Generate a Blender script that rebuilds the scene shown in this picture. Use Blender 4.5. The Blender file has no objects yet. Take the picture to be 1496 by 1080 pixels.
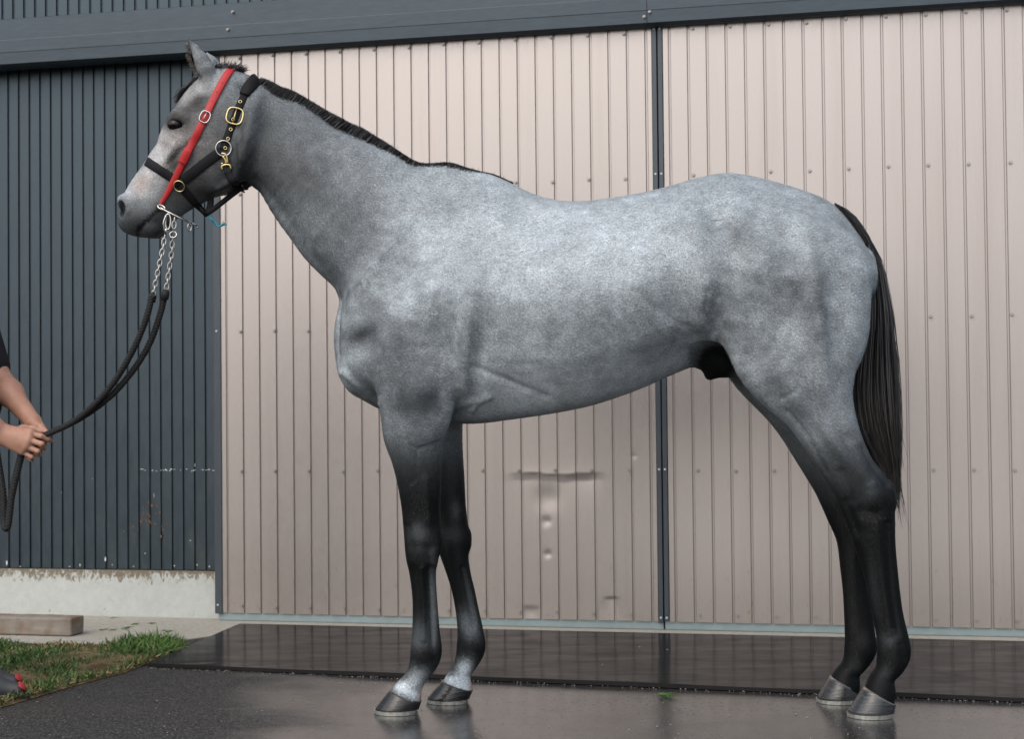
import bpy, bmesh, math, random
import numpy as np
from mathutils import Vector, Matrix
from mathutils.bvhtree import BVHTree
rng = np.random.default_rng(7); random.seed(7)
sc = bpy.context.scene
COL = sc.collection

# ------------------------------------------------------------------ camera
F_PX, PITCH, ROLL, CAM_H = 2340.0, math.radians(1.41), 0.0100, 0.91   # pixels of a 1496 x 1080 frame
_fw = np.array([0, math.cos(PITCH), math.sin(PITCH)])
_r0 = np.array([1.0, 0, 0]); _u0 = np.array([0, -math.sin(PITCH), math.cos(PITCH)])
_r = math.cos(ROLL)*_r0 - math.sin(ROLL)*_u0
_u = math.sin(ROLL)*_r0 + math.cos(ROLL)*_u0
CAM = np.array([0, 0, CAM_H])
cam = bpy.data.cameras.new('camera'); cam.sensor_width = 36; cam.lens = F_PX/1496*36
cam.clip_end = 2000; cam.clip_start = .05
camo = bpy.data.objects.new('camera', cam); COL.objects.link(camo)
camo.matrix_world = Matrix(((_r[0], _u[0], -_fw[0], 0), (_r[1], _u[1], -_fw[1], 0), (_r[2], _u[2], -_fw[2], CAM_H), (0, 0, 0, 1)))
sc.camera = camo
cam.dof.use_dof = True; cam.dof.focus_distance = 4.75; cam.dof.aperture_fstop = 5.6

# ------------------------------------------------------------------ sky, sun, exposure (bright overcast)
SUN_EL, SUN_AZ = math.radians(46), math.radians(212)     # azimuth clockwise from +Y: behind the camera, a little to the left
w = bpy.data.worlds.new('World'); sc.world = w; w.use_nodes = True
nt = w.node_tree; bg = nt.nodes['Background']
sky = nt.nodes.new('ShaderNodeTexSky'); sky.sky_type = 'NISHITA'; sky.sun_disc = False
sky.sun_elevation = SUN_EL; sky.sun_rotation = SUN_AZ; sky.dust_density = 4.0; sky.air_density = 1.0; sky.ozone_density = 1.0
hs = nt.nodes.new('ShaderNodeHueSaturation'); hs.inputs['Saturation'].default_value = .7
nt.links.new(sky.outputs[0], hs.inputs['Color']); nt.links.new(hs.outputs[0], bg.inputs[0])
bg.inputs[1].default_value = .14
sl = bpy.data.lights.new('sun', 'SUN'); sl.energy = 1.5; sl.angle = math.radians(120); sl.color = (1, .992, .98)
slo = bpy.data.objects.new('sun', sl); COL.objects.link(slo)
sd = Vector((math.sin(SUN_AZ)*math.cos(SUN_EL), math.cos(SUN_AZ)*math.cos(SUN_EL), math.sin(SUN_EL)))
slo.rotation_euler = (-sd).to_track_quat('-Z', 'Y').to_euler()
sc.view_settings.view_transform = 'Standard'; sc.view_settings.look = 'None'
sc.view_settings.exposure = 0.25; sc.view_settings.gamma = 1

# ------------------------------------------------------------------ pixel helpers (a pixel gives a direction; the distance comes from a plane)
def ray(x, y): return _fw + (x-748)/F_PX*_r - (y-540)/F_PX*_u
def ground(x, y, z=0.0):
    d = ray(x, y); return CAM + d*((z-CAM_H)/d[2])
def project(p):
    q = np.asarray(p) - CAM; d = q @ _fw
    return 748 + F_PX*(q @ _r)/d, 540 - F_PX*(q @ _u)/d
# wall frame: u along the wall to the right, v out of the wall to the viewer, z up
WO = ground(960, 922.5); _e = ground(1480, 933.3) - ground(320, 908.3); WTH = math.atan2(-_e[1], _e[0])
WU = np.array([math.cos(WTH), -math.sin(WTH), 0]); WN = np.array([-math.sin(WTH), -math.cos(WTH), 0])
def wall_uz(x, y, v=0.0):
    d = ray(x, y); t = ((WO-CAM) @ WN + v)/(d @ WN); p = CAM + d*t
    return (p-WO) @ WU, p[2]
def W(u, v, z): return WO + u*WU + v*WN + np.array([0, 0, z])
# horse frame: s along the horse to the right (tail), l sideways to the viewer, z up
HO = np.array([0.36, 4.872, 0.0]); HTH = math.radians(4.2)
HX = np.array([math.cos(HTH), -math.sin(HTH), 0]); HN = np.array([-math.sin(HTH), -math.cos(HTH), 0])
def hs_z(x, y, l=0.0):
    d = ray(x, y); t = ((HO-CAM) @ HN + l)/(d @ HN); p = CAM + d*t
    return np.array([(p-HO) @ HX, p[2]])
def Hw(s, l, z): return HO + s*HX + l*HN + np.array([0, 0, z])

# ------------------------------------------------------------------ objects, labels
def tag(o, label=None, cat=None, group=None, kind=None):
    for k, v in (('label', label), ('category', cat), ('group', group), ('kind', kind)):
        if v: o[k] = v
    return o
def empty(name, loc=(0, 0, 0)):
    o = bpy.data.objects.new(name, None); o.location = loc; o.empty_display_size = .1; COL.objects.link(o); return o
def link(name, me, mat=None, parent=None):
    o = bpy.data.objects.new(name, me)
    if mat and not me.materials: me.materials.append(mat)
    COL.objects.link(o)
    if parent is not None:
        o.parent = parent
        q = parent; off = Vector((0, 0, 0))
        while q is not None: off += q.location; q = q.parent
        o.location = -off
    return o
def mesh_np(name, V, Fq, smooth=True):
    """V (n,3); Fq (m,3) or (m,4) index array"""
    V = np.asarray(V, np.float32); Fq = np.asarray(Fq, np.int32)
    me = bpy.data.meshes.new(name); m, k = Fq.shape
    me.vertices.add(len(V)); me.vertices.foreach_set('co', V.ravel())
    me.loops.add(m*k); me.loops.foreach_set('vertex_index', Fq.ravel())
    me.polygons.add(m); me.polygons.foreach_set('loop_start', np.arange(0, m*k, k, dtype=np.int32))
    me.polygons.foreach_set('use_smooth', np.full(m, smooth)); me.update(calc_edges=True); me.validate(); return me
def mesh_py(name, V, Fs, smooth=False):
    me = bpy.data.meshes.new(name); me.from_pydata([tuple(map(float, v)) for v in V], [], Fs); me.update()
    if smooth: me.polygons.foreach_set('use_smooth', [True]*len(me.polygons))
    return me
def set_attr(me, name, data, typ='FLOAT'):
    a = me.attributes.new(name, typ, 'POINT')
    a.data.foreach_set('value' if typ == 'FLOAT' else 'color', np.asarray(data, np.float32).ravel())
def merge(parts):
    """join a list of (V, F) into one"""
    VV, FF, n = [], [], 0
    for V, Fs in parts:
        VV += [tuple(v) for v in V]; FF += [tuple(i+n for i in f) for f in Fs]; n += len(V)
    return VV, FF
def box_w(u0, u1, v0, v1, z0, z1, bev=0.0):
    V = [W(u, v, z) for u in (u0, u1) for v in (v0, v1) for z in (z0, z1)]
    return V, [(0, 1, 3, 2), (4, 6, 7, 5), (0, 4, 5, 1), (2, 3, 7, 6), (0, 2, 6, 4), (1, 5, 7, 3)]
def bevel(o, wd=.003, seg=2):
    m = o.modifiers.new('bevel', 'BEVEL'); m.width = wd; m.segments = seg; m.limit_method = 'ANGLE'; return o
def catmull(P, n=4):
    P = np.asarray(P, float); out = []
    Q = np.vstack([2*P[0]-P[1], P, 2*P[-1]-P[-2]])
    for i in range(1, len(Q)-2):
        for k in range(n):
            t = k/n; a, b, c, d = Q[i-1], Q[i], Q[i+1], Q[i+2]
            out.append(.5*((2*b)+(-a+c)*t+(2*a-5*b+4*c-d)*t*t+(-a+3*b-3*c+d)*t**3))
    out.append(P[-1]); return np.array(out)
def tube(path, rad, n=8, caps=True):
    P = np.asarray(path, float); m = len(P); rad = np.broadcast_to(np.asarray(rad, float), (m,))
    T = np.gradient(P, axis=0); T /= np.linalg.norm(T, axis=1)[:, None]+1e-12
    up = np.array([0, 0, 1.0]) if abs(T[0][2]) < .9 else np.array([1.0, 0, 0])
    V = []; nv = np.cross(T[0], up); nv /= np.linalg.norm(nv)
    for i in range(m):
        nv = nv - T[i]*(nv @ T[i]); nv /= np.linalg.norm(nv); bv = np.cross(T[i], nv)
        for k in range(n):
            a = 2*math.pi*k/n; V.append(P[i]+rad[i]*(math.cos(a)*nv+math.sin(a)*bv))
    Fs = [(i*n+k, i*n+(k+1) % n, (i+1)*n+(k+1) % n, (i+1)*n+k) for i in range(m-1) for k in range(n)]
    if caps:
        Fs.append(tuple(range(n-1, -1, -1))); Fs.append(tuple((m-1)*n+k for k in range(n)))
    return V, Fs
def ribbon(P, N, width, thick, lift=.5):
    """flat strap with a rounded box section following points P with outward normals N"""
    P = np.asarray(P, float); N = np.asarray(N, float); m = len(P)
    T = np.gradient(P, axis=0); T /= np.linalg.norm(T, axis=1)[:, None]+1e-12
    width = np.broadcast_to(np.asarray(width, float), (m,)); V = []
    sec = [(-.5, 0), (-.5, .7), (-.44, 1), (.44, 1), (.5, .7), (.5, 0)]; k = len(sec)
    for i in range(m):
        S = np.cross(T[i], N[i]); S /= np.linalg.norm(S); nn = np.cross(S, T[i])
        if nn @ N[i] < 0: nn = -nn
        for a, b in sec: V.append(P[i]+S*a*width[i]+nn*(b-1+lift*2)*thick)
    Fs = [(i*k+j, i*k+(j+1) % k, (i+1)*k+(j+1) % k, (i+1)*k+j) for i in range(m-1) for j in range(k)]
    Fs += [tuple(range(k-1, -1, -1)), tuple((m-1)*k+j for j in range(k))]
    return V, Fs
def fix_normals(me):
    bm = bmesh.new(); bm.from_mesh(me); bmesh.ops.recalc_face_normals(bm, faces=bm.faces); bm.to_mesh(me); bm.free(); return me

# ------------------------------------------------------------------ material helper
class M:
    def __init__(s, name, color=(.5, .5, .5), rough=.5, metal=0.0, spec=.5):
        s.m = bpy.data.materials.new(name); s.m.use_nodes = True; s.nt = s.m.node_tree
        s.b = s.nt.nodes['Principled BSDF']; s.b.inputs['Base Color'].default_value = (*color, 1)
        s.b.inputs['Roughness'].default_value = rough; s.b.inputs['Metallic'].default_value = metal
        s.b.inputs['Specular IOR Level'].default_value = spec; s._tc = None
    def n(s, typ, **kw):
        x = s.nt.nodes.new(typ)
        for k, v in kw.items():
            if k in x.inputs: x.inputs[k].default_value = v
            else: setattr(x, k, v)
        return x
    def l(s, a, b): s.nt.links.new(a, b)
    def coord(s, scale=(1, 1, 1)):
        g = s.n('ShaderNodeNewGeometry'); mp = s.n('ShaderNodeMapping'); mp.inputs['Scale'].default_value = scale
        s.l(g.outputs['Position'], mp.inputs['Vector']); return mp.outputs[0]
    def noise(s, scale, detail=4, rough=.55, sc3=(1, 1, 1), dist=0.0):
        x = s.n('ShaderNodeTexNoise'); x.inputs['Scale'].default_value = scale; x.inputs['Detail'].default_value = detail
        x.inputs['Roughness'].default_value = rough; x.inputs['Distortion'].default_value = dist
        s.l(s.coord(sc3), x.inputs['Vector']); return x.outputs['Fac']
    def ramp(s, src, stops):
        x = s.n('ShaderNodeValToRGB'); e = x.color_ramp.elements
        while len(e) < len(stops): e.new(.5)
        for q, (p, c) in zip(e, stops):
            q.position = p; q.color = (*c, 1) if not isinstance(c, (int, float)) else (c, c, c, 1)
        s.l(src, x.inputs['Fac']); return x.outputs['Color']
    def mix(s, fac, a, b, mode='MIX'):
        x = s.n('ShaderNodeMix'); x.data_type = 'RGBA'; x.blend_type = mode
        for i, v in ((0, fac), (6, a), (7, b)):
            if isinstance(v, (int, float)): x.inputs[i].default_value = v if i == 0 else (v, v, v, 1)
            elif isinstance(v, tuple): x.inputs[i].default_value = (*v, 1)
            else: s.l(v, x.inputs[i])
        return x.outputs[2]
    def math(s, op, a, b=0.0):
        x = s.n('ShaderNodeMath'); x.operation = op
        for i, v in ((0, a), (1, b)):
            if isinstance(v, (int, float)): x.inputs[i].default_value = v
            else: s.l(v, x.inputs[i])
        return x.outputs[0]
    def attr(s, name):
        x = s.n('ShaderNodeAttribute'); x.attribute_name = name; return x
    def col(s, c): s.l(c, s.b.inputs['Base Color'])
    def rough(s, c): s.l(c, s.b.inputs['Roughness'])
    def bump(s, h, dist=.002, strength=.5):
        x = s.n('ShaderNodeBump'); x.inputs['Distance'].default_value = dist; x.inputs['Strength'].default_value = strength
        s.l(h, x.inputs['Height']); s.l(x.outputs[0], s.b.inputs['Normal'])

# ------------------------------------------------------------------ implicit surfaces: blend shapes on a grid, then take the zero surface as a quad mesh
class Field:
    def __init__(s, xs, ys, zs):
        s.xs, s.ys, s.zs = [np.asarray(q, np.float32) for q in (xs, ys, zs)]
        s.D = np.full((len(xs), len(ys), len(zs)), .3, np.float32)
    def box(s, lo, hi):
        r = []
        for q, a, b in zip((s.xs, s.ys, s.zs), lo, hi):
            i = max(0, int(np.searchsorted(q, a))-1); j = min(len(q), int(np.searchsorted(q, b))+1)
            r.append(slice(i, max(j, i)))
        return tuple(r)
    def grids(s, sl):
        return s.xs[sl[0]][:, None, None], s.ys[sl[1]][None, :, None], s.zs[sl[2]][None, None, :]
    def add(s, sl, f, k=.03):
        D = s.D[sl]
        if k <= 0: np.minimum(D, f, out=D); return
        h = np.clip(.5+.5*(D-f)/k, 0, 1); D[...] = D*(1-h)+f*h-k*h*(1-h)
    def sub(s, sl, f, k=.01):
        D = s.D[sl]; g = -f; h = np.clip(.5-.5*(D-g)/k, 0, 1); D[...] = D*(1-h)+g*h+k*h*(1-h)
    def ellipsoid(s, c, r, k=.03, ang=0.0, sub=False, mg=.06):
        c = np.asarray(c, float); R = max(r[0], r[2])
        sl = s.box((c[0]-R-mg, c[1]-r[1]-mg, c[2]-R-mg), (c[0]+R+mg, c[1]+r[1]+mg, c[2]+R+mg))
        if min(q.stop-q.start for q in sl) < 2: return
        X, Y, Z = s.grids(sl); x = X-c[0]; z = Z-c[2]; ca, sa = math.cos(ang), math.sin(ang)
        u = x*ca+z*sa; v = -x*sa+z*ca
        f = (np.sqrt((u/r[0])**2+((Y-c[1])/r[1])**2+(v/r[2])**2)-1)*min(r)
        (s.sub if sub else s.add)(sl, f.astype(np.float32), k)
    def chain(s, m, a, b, lc, nrm, tap=None, k=.03, mg=.07, cap=None):
        """tapered elliptic limb: axis points m (n,2) in the s,z plane, half height a, half width b, side offset lc"""
        m = np.asarray(m, float); n = len(m); tap = np.zeros(n) if tap is None else tap
        R = np.maximum(a, b)+mg
        lo = ((m[:, 0]-R).min(), (lc-b-mg).min(), (m[:, 1]-R).min()); hi = ((m[:, 0]+R).max(), (lc+b+mg).max(), (m[:, 1]+R).max())
        S = s.box(lo, hi); buf = np.full(s.D[S].shape, .3, np.float32); off = [q.start for q in S]
        for i in range(n-1):
            p, q = m[i], m[i+1]; d = q-p; L = np.hypot(*d)
            if L < 1e-6: continue
            r = max(R[i], R[i+1])
            sl = s.box((min(p[0], q[0])-r, min(lc[i]-b[i], lc[i+1]-b[i+1])-mg, min(p[1], q[1])-r),
                       (max(p[0], q[0])+r, max(lc[i]+b[i], lc[i+1]+b[i+1])+mg, max(p[1], q[1])+r))
            sl = tuple(slice(max(z.start, q_.start), min(z.stop, q_.stop)) for z, q_ in zip(sl, S))
            X, Y, Z = s.grids(sl); X = X[:, 0]; Z = Z[0]
            if X.size < 1 or Z.size < 1: continue
            tt = ((X-p[0])*d[0]+(Z-p[1])*d[1])/L**2; t = np.clip(tt, 0, 1); e = (tt-t)*L
            nv = np.array([-d[1], d[0]])/L
            if nv @ (nrm[i]+nrm[i+1]) < 0: nv = -nv
            dp = (X-p[0])*nv[0]+(Z-p[1])*nv[1]
            A = a[i]+(a[i+1]-a[i])*t; B = b[i]+(b[i+1]-b[i])*t; C = lc[i]+(lc[i+1]-lc[i])*t; K = tap[i]+(tap[i+1]-tap[i])*t
            dn = dp/A; B = B*(1+K*np.clip(dn, -1, 1)); mn = np.minimum(A, B)
            r2 = dn**2+(e/(mn if cap is None else cap))**2
            f = (np.sqrt(r2[:, None, :]+((Y-C[:, None, :])/B[:, None, :])**2)-1)*mn[:, None, :]
            bs = tuple(slice(z.start-o, z.stop-o) for z, o in zip(sl, off))
            np.minimum(buf[bs], f, out=buf[bs])
        s.add(S, buf, k)
    def capsules(s, P, R, k=.02, mg=.05, sub=False):
        P = np.asarray(P, float); R = np.broadcast_to(np.asarray(R, float), (len(P),))
        for i in range(len(P)-1):
            p, q = P[i], P[i+1]; r = max(R[i], R[i+1])+mg
            sl = s.box(np.minimum(p, q)-r, np.maximum(p, q)+r)
            if min(z.stop-z.start for z in sl) < 2: continue
            X, Y, Z = s.grids(sl); d = q-p; L2 = d @ d+1e-12
            t = np.clip(((X-p[0])*d[0]+(Y-p[1])*d[1]+(Z-p[2])*d[2])/L2, 0, 1)
            f = np.sqrt((X-p[0]-t*d[0])**2+(Y-p[1]-t*d[1])**2+(Z-p[2]-t*d[2])**2)-(R[i]+(R[i+1]-R[i])*t)
            (s.sub if sub else s.add)(sl, f.astype(np.float32), k)
    def surface(s, smooth=2):
        D = s.D; inside = D < 0; nx, ny, nz = D.shape
        cnt = np.zeros((nx-1, ny-1, nz-1), np.int8)
        for i in (0, 1):
            for j in (0, 1):
                for k in (0, 1): cnt += inside[i:nx-1+i, j:ny-1+j, k:nz-1+k]
        act = (cnt > 0) & (cnt < 8); I, J, K = np.nonzero(act); n = len(I)
        vid = np.full(act.shape, -1, np.int32); vid[I, J, K] = np.arange(n)
        acc = np.zeros((n, 3)); num = np.zeros(n); ax = (s.xs, s.ys, s.zs)
        cor = [(0, 0, 0), (1, 0, 0), (0, 1, 0), (1, 1, 0), (0, 0, 1), (1, 0, 1), (0, 1, 1), (1, 1, 1)]
        for a in range(8):
            for d in range(3):
                if cor[a][d]: continue
                b = list(cor[a]); b[d] = 1
                da = D[I+cor[a][0], J+cor[a][1], K+cor[a][2]]; db = D[I+b[0], J+b[1], K+b[2]]
                c = (da < 0) != (db < 0); t = np.where(c, da/np.where(c, da-db, 1), 0)
                pos = np.stack([ax[e][(I, J, K)[e]+cor[a][e]] for e in range(3)], 1).astype(float)
                i0 = (I, J, K)[d]; pos[:, d] += t*(ax[d][i0+1]-ax[d][i0])
                acc[c] += pos[c]; num += c
        V = acc/num[:, None]; quads = []
        for d in range(3):
            s0 = [slice(1, -1)]*3; s1 = [slice(1, -1)]*3
            s0[d] = slice(0, -1); s1[d] = slice(1, None)
            A = inside[tuple(s0)]; B = inside[tuple(s1)]
            ii = np.argwhere(A != B)
            if not len(ii): continue
            o = np.ones(3, int); o[d] = 0; ii = ii+o
            e, g = [q for q in range(3) if q != d]
            def cell(de, dg):
                c = ii.copy(); c[:, e] -= de; c[:, g] -= dg; return vid[c[:, 0], c[:, 1], c[:, 2]]
            q = np.stack([cell(1, 1), cell(0, 1), cell(0, 0), cell(1, 0)], 1)
            flip = inside[ii[:, 0], ii[:, 1], ii[:, 2]]
            if d == 1: flip = ~flip
            q[~flip] = q[~flip][:, ::-1]; quads.append(q)
        Q = np.vstack(quads); Q = Q[(Q >= 0).all(1)]
        Q = Q[:, ::-1]
        E = np.vstack([Q[:, [0, 1]], Q[:, [1, 2]], Q[:, [2, 3]], Q[:, [3, 0]]])
        for _ in range(smooth):
            for lam in (.5, -.47):
                c = np.bincount(E[:, 0], minlength=n)+np.bincount(E[:, 1], minlength=n)
                W_ = np.stack([np.bincount(E[:, 0], V[E[:, 1], q], n)+np.bincount(E[:, 1], V[E[:, 0], q], n) for q in range(3)], 1)
                V = V+lam*(W_/c[:, None]-V)
        return V, Q
def axis_points(*spans):
    out = []
    for a, b, h in spans: out.append(np.arange(a, b-1e-6, h))
    return np.concatenate(out+[[spans[-1][1]]])
def normals_np(V, Q):
    N = np.cross(V[Q[:, 2]]-V[Q[:, 0]], V[Q[:, 3]]-V[Q[:, 1]]); R = np.zeros_like(V)
    for c in range(4):
        for d in range(3): R[:, d] += np.bincount(Q[:, c], N[:, d], len(V))
    return R/(np.linalg.norm(R, axis=1)[:, None]+1e-12)
# --- hair: many thin tapered blades
def blades(roots, dirs, lens, wid, bend, segs=3, seedv=1, curl=.0):
    """each strand is a thin two-sided strip, bending towards 'bend'"""
    r = np.random.default_rng(seedv); n = len(roots); roots = np.asarray(roots); dirs = np.asarray(dirs)
    side = np.cross(dirs, r.normal(size=(n, 3))); side /= np.linalg.norm(side, axis=1)[:, None]
    V = np.zeros((n, (segs+1)*2, 3)); cur = roots.copy(); d = dirs.copy()
    for i in range(segs+1):
        w_ = (wid*(1-i/segs)**.6+.00025)[:, None] if np.ndim(wid) else wid*(1-i/segs)**.6+.00025
        V[:, 2*i] = cur-side*w_; V[:, 2*i+1] = cur+side*w_
        d = d+bend/segs+r.normal(size=(n, 3))*curl; d /= np.linalg.norm(d, axis=1)[:, None]; cur = cur+d*(np.asarray(lens)/segs)[:, None]
    o = (np.arange(n)*(segs+1)*2)[:, None]
    Q = np.concatenate([o+np.array([[2*i, 2*i+1, 2*i+3, 2*i+2]]) for i in range(segs)], 0)
    return V.reshape(-1, 3), Q
# =================================================================== SETTING
# --- asphalt yard, wet
ma = M('wet_asphalt', rough=.4, spec=.5)
agg = ma.noise(120, 3, .75); agg2 = ma.noise(34, 5, .75); big = ma.noise(1.1, 4, .55, (1, 1.5, 1), .6); spk = ma.noise(150, 1, .5)
wet_at = ma.n('ShaderNodeNewGeometry'); sep = ma.n('ShaderNodeSeparateXYZ'); ma.l(wet_at.outputs['Position'], sep.inputs[0])
xr = ma.n('ShaderNodeMapRange'); xr.inputs['From Min'].default_value = -1.15; xr.inputs['From Max'].default_value = -.35; ma.l(sep.outputs['X'], xr.inputs['Value'])
dry = ma.math('SUBTRACT', ma.math('ADD', xr.outputs[0], ma.math('MULTIPLY', big, 1.1)), .68)      # the left of the yard has drained
wet = ma.ramp(dry, [(.15, 0.0), (.60, 1.0)])
ca_ = ma.mix(ma.ramp(agg2, [(.34, 0), (.66, 1)]), (.012, .012, .013), (.050, .049, .048)); ca_ = ma.mix(ma.ramp(agg, [(.52, 0), (.68, 1)]), ca_, (.15, .147, .143))
vor = ma.n('ShaderNodeTexVoronoi'); vor.inputs['Scale'].default_value = 62; ma.l(ma.coord(), vor.inputs['Vector'])
stn = ma.math('MULTIPLY', ma.ramp(vor.outputs['Distance'], [(.16, 1), (.34, 0)]), ma.ramp(vor.outputs['Color'], [(.45, 0), (.75, 1)]))
ca_ = ma.mix(ma.math('MULTIPLY', stn, .8), ca_, ma.mix(ma.noise(30, 2), (.07, .068, .066), (.20, .195, .185)))
ca_ = ma.mix(ma.ramp(spk, [(.72, 0), (.76, 1)]), ca_, (.30, .29, .27)); ca_ = ma.mix(ma.math('MULTIPLY', ma.ramp(big, [(.5, 0), (.7, 1)]), .35), ca_, (.062, .056, .045))
ma.col(ma.mix(ma.math('MULTIPLY', wet, .35), ca_, (.022, .021, .020)))
ma.l(ma.math('ADD', ma.math('MULTIPLY', wet, .42), .10), ma.b.inputs['Specular IOR Level'])
ma.rough(ma.mix(wet, .66, ma.ramp(ma.noise(6, 3, .6), [(.35, .10), (.7, .22)])))
hgt = ma.mix(.5, ma.mix(.55, agg, agg2), stn)
bp = ma.n('ShaderNodeBump'); bp.inputs['Distance'].default_value = .009; ma.l(hgt, bp.inputs['Height'])
ma.l(ma.math('SUBTRACT', .9, ma.math('MULTIPLY', wet, .74)), bp.inputs['Strength']); ma.l(bp.outputs[0], ma.b.inputs['Normal'])
gs = 400
me = mesh_py('ground', [(-gs, -gs, 0), (gs, -gs, 0), (gs, gs, 0), (-gs, gs, 0)], [(0, 1, 2, 3)])
tag(link('ground', me, ma.m), kind='structure')

# --- concrete apron along the foot of the building
mco = M('apron_concrete', rough=.8, spec=.3)
c1 = mco.noise(3.0, 5, .6); c2 = mco.noise(40, 4, .7); c3 = mco.noise(220, 2, .6)
cc = mco.mix(c1, (.22, .205, .165), (.40, .385, .33)); cc = mco.mix(ma.math('MULTIPLY', .5, .5) if False else .45, cc, mco.ramp(c2, [(.3, (.15, .135, .105)), (.65, (.45, .43, .38))]))
cc = mco.mix(.25, cc, mco.ramp(c3, [(.3, (.1, .1, .09)), (.7, (.55, .53, .48))])); mco.col(cc); mco.bump(mco.mix(.5, c2, c3), .003, .5)
ap = [ground(-260, 956), ground(60, 950), ground(215, 958), ground(262, 950)]
apl = [W(-6, -.14, 0), W(-6, .78, 0), W(-3.4, .76, 0), W(-2.6, .72, 0), W(-2.2, .74, 0), W(-1.93, .72, 0), W(-1.55, .17, 0), W(0, .145, 0), W(3.2, .14, 0), W(5, .14, 0), W(5, -.14, 0)]
V = [p+np.array([0, 0, .004]) for p in apl]+[p+np.array([0, 0, -.05]) for p in apl]; n = len(apl)
link_ap = link('concrete_apron', fix_normals(mesh_py('apron', V, [tuple(range(n))]+[(i, (i+1) % n, n+(i+1) % n, n+i) for i in range(n)])), mco.m); tag(link_ap, kind='structure')

# --- barn: dark ribbed wall, plinth, track cover
mw = M('slate_sheet_metal', (.060, .074, .088), .36, .75, .5)
w1 = mw.noise(1.3, 4, .6); w2 = mw.noise(26, 4, .7, (1, 1, .35)); w3 = mw.noise(9, 5, .7, (1, 1, .5))
wc = mw.mix(w1, (.038, .054, .068), (.052, .071, .086)); wc = mw.mix(.25, wc, mw.ramp(w2, [(.3, (.03, .042, .052)), (.7, (.08, .098, .112))]))
wg = mw.n('ShaderNodeNewGeometry'); ws = mw.n('ShaderNodeSeparateXYZ'); mw.l(wg.outputs['Position'], ws.inputs[0])
low = mw.n('ShaderNodeMapRange'); low.inputs['From Min'].default_value = 1.0; low.inputs['From Max'].default_value = .25; mw.l(ws.outputs['Z'], low.inputs['Value'])
splash = mw.math('MULTIPLY', mw.ramp(w3, [(.56, 0), (.70, 1)]), low.outputs[0])
wc = mw.mix(mw.math('MULTIPLY', splash, .30), wc, (.12, .115, .10))                                   # mud splashes near the ground
mw.col(wc); mw.rough(mw.ramp(w2, [(.3, .32), (.7, .44)])); mw.bump(w3, .0012, .25)
mrust = M('rust_stain', (.16, .07, .03), .8); mscuff = M('scraped_paint', (.55, .57, .58), .6)
mdk = M('dark_trim_metal', (.050, .062, .075), .40, .3); td = mdk.noise(30, 4, .7, (1, 1, .2)); mdk.col(mdk.mix(td, (.036, .046, .058), (.070, .085, .10)))
barn = empty('barn', tuple(W(-2.5, -.12, 0))); tag(barn, 'dark slate-grey ribbed metal barn wall on a concrete plinth', 'building')
VW = -.095      # the wall stands behind the plane of the doors
PITCH_W = .0535
def strip_profile(p, depth, groove, slope, back=.012):
    return [(0, -depth), (groove/2, -depth), (groove/2+slope, 0), (p-groove/2-slope, 0), (p-groove/2, -depth), (p, -depth), (p, -depth-back), (0, -depth-back)]
def strip_mesh(p, z0, z1, depth, groove, slope):
    pr = strip_profile(p, depth, groove, slope); n = len(pr)
    V = [WU*a+WN*b+np.array([0, 0, z]) for z in (z0, z1) for a, b in pr]
    return fix_normals(mesh_py('panel', V, [tuple(range(n))[::-1], tuple(range(n, 2*n))]+[(i, (i+1) % n, n+(i+1) % n, n+i) for i in range(n)]))
def place(name, me, mat, u, v, z, parent):
    o = link(name, me, mat, parent); o.location = o.location+Vector(W(u, v, z)); return o
zb = wall_uz(150, 831.5, VW)[1]; zf = wall_uz(640, 54.5, .06)[1]; zft = wall_uz(195, 13, .06)[1]
mw_low = strip_mesh(PITCH_W, 0, 2.62-zb, .008, .010, .002); mw_up = strip_mesh(PITCH_W, 0, 1.0, .008, .010, .002)
u_door_l = wall_uz(317, 500)[0]; u_seam = wall_uz(965.2, 500)[0]
u0 = wall_uz(13.5, 500, VW)[0]
for i in range(-16, 22):
    u = u0+i*PITCH_W
    if u > u_door_l+.06: break
    place('panel', mw_low, mw.m, u, VW, zb, barn)
for i in range(-16, 96): place('upper_panel', mw_up, mw.m, u0+.01+i*PITCH_W*1.02, -.03, zft-.02, barn)
DW = u_seam-u_door_l
ur = u_seam+DW+.02
for i in range(0, 16): place('panel', mw_low, mw.m, ur+i*PITCH_W, VW, zb, barn)
# backing wall so that nothing shows through
link('wall', mesh_py('wall', *box_w(u0-16*PITCH_W, u0+96*PITCH_W*1.02, -.30, -.125, -.02, 3.4)), mdk.m, barn)
mp = M('plinth_concrete', rough=.85, spec=.2)
p1 = mp.noise(2.2, 5, .6); p2 = mp.noise(24, 5, .72); p3 = mp.noise(38, 4, .75, (1, 1, .55), 1.2); p4 = mp.noise(90, 3, .6)
pc = mp.mix(p1, (.36, .385, .37), (.50, .525, .50)); pc = mp.mix(.2, pc, mp.ramp(p2, [(.3, (.25, .26, .24)), (.7, (.62, .64, .61))]))
pg = mp.n('ShaderNodeNewGeometry'); ps = mp.n('ShaderNodeSeparateXYZ'); mp.l(pg.outputs['Position'], ps.inputs[0])
pr = mp.n('ShaderNodeMapRange'); pr.inputs['From Min'].default_value = zb-.075; pr.inputs['From Max'].default_value = zb; mp.l(ps.outputs['Z'], pr.inputs['Value'])
mud = mp.math('ADD', mp.math('MULTIPLY', pr.outputs[0], .30), mp.ramp(p3, [(0, 0), (1, 1)]))
pc = mp.mix(mp.math('MULTIPLY', mp.ramp(mud, [(.63, 0), (.74, 1)]), .85), pc, (.13, .095, .055))      # mud runs below the sheet edge
mp.col(pc); mp.bump(mp.mix(.5, p2, p4), .003, .4)
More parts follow.
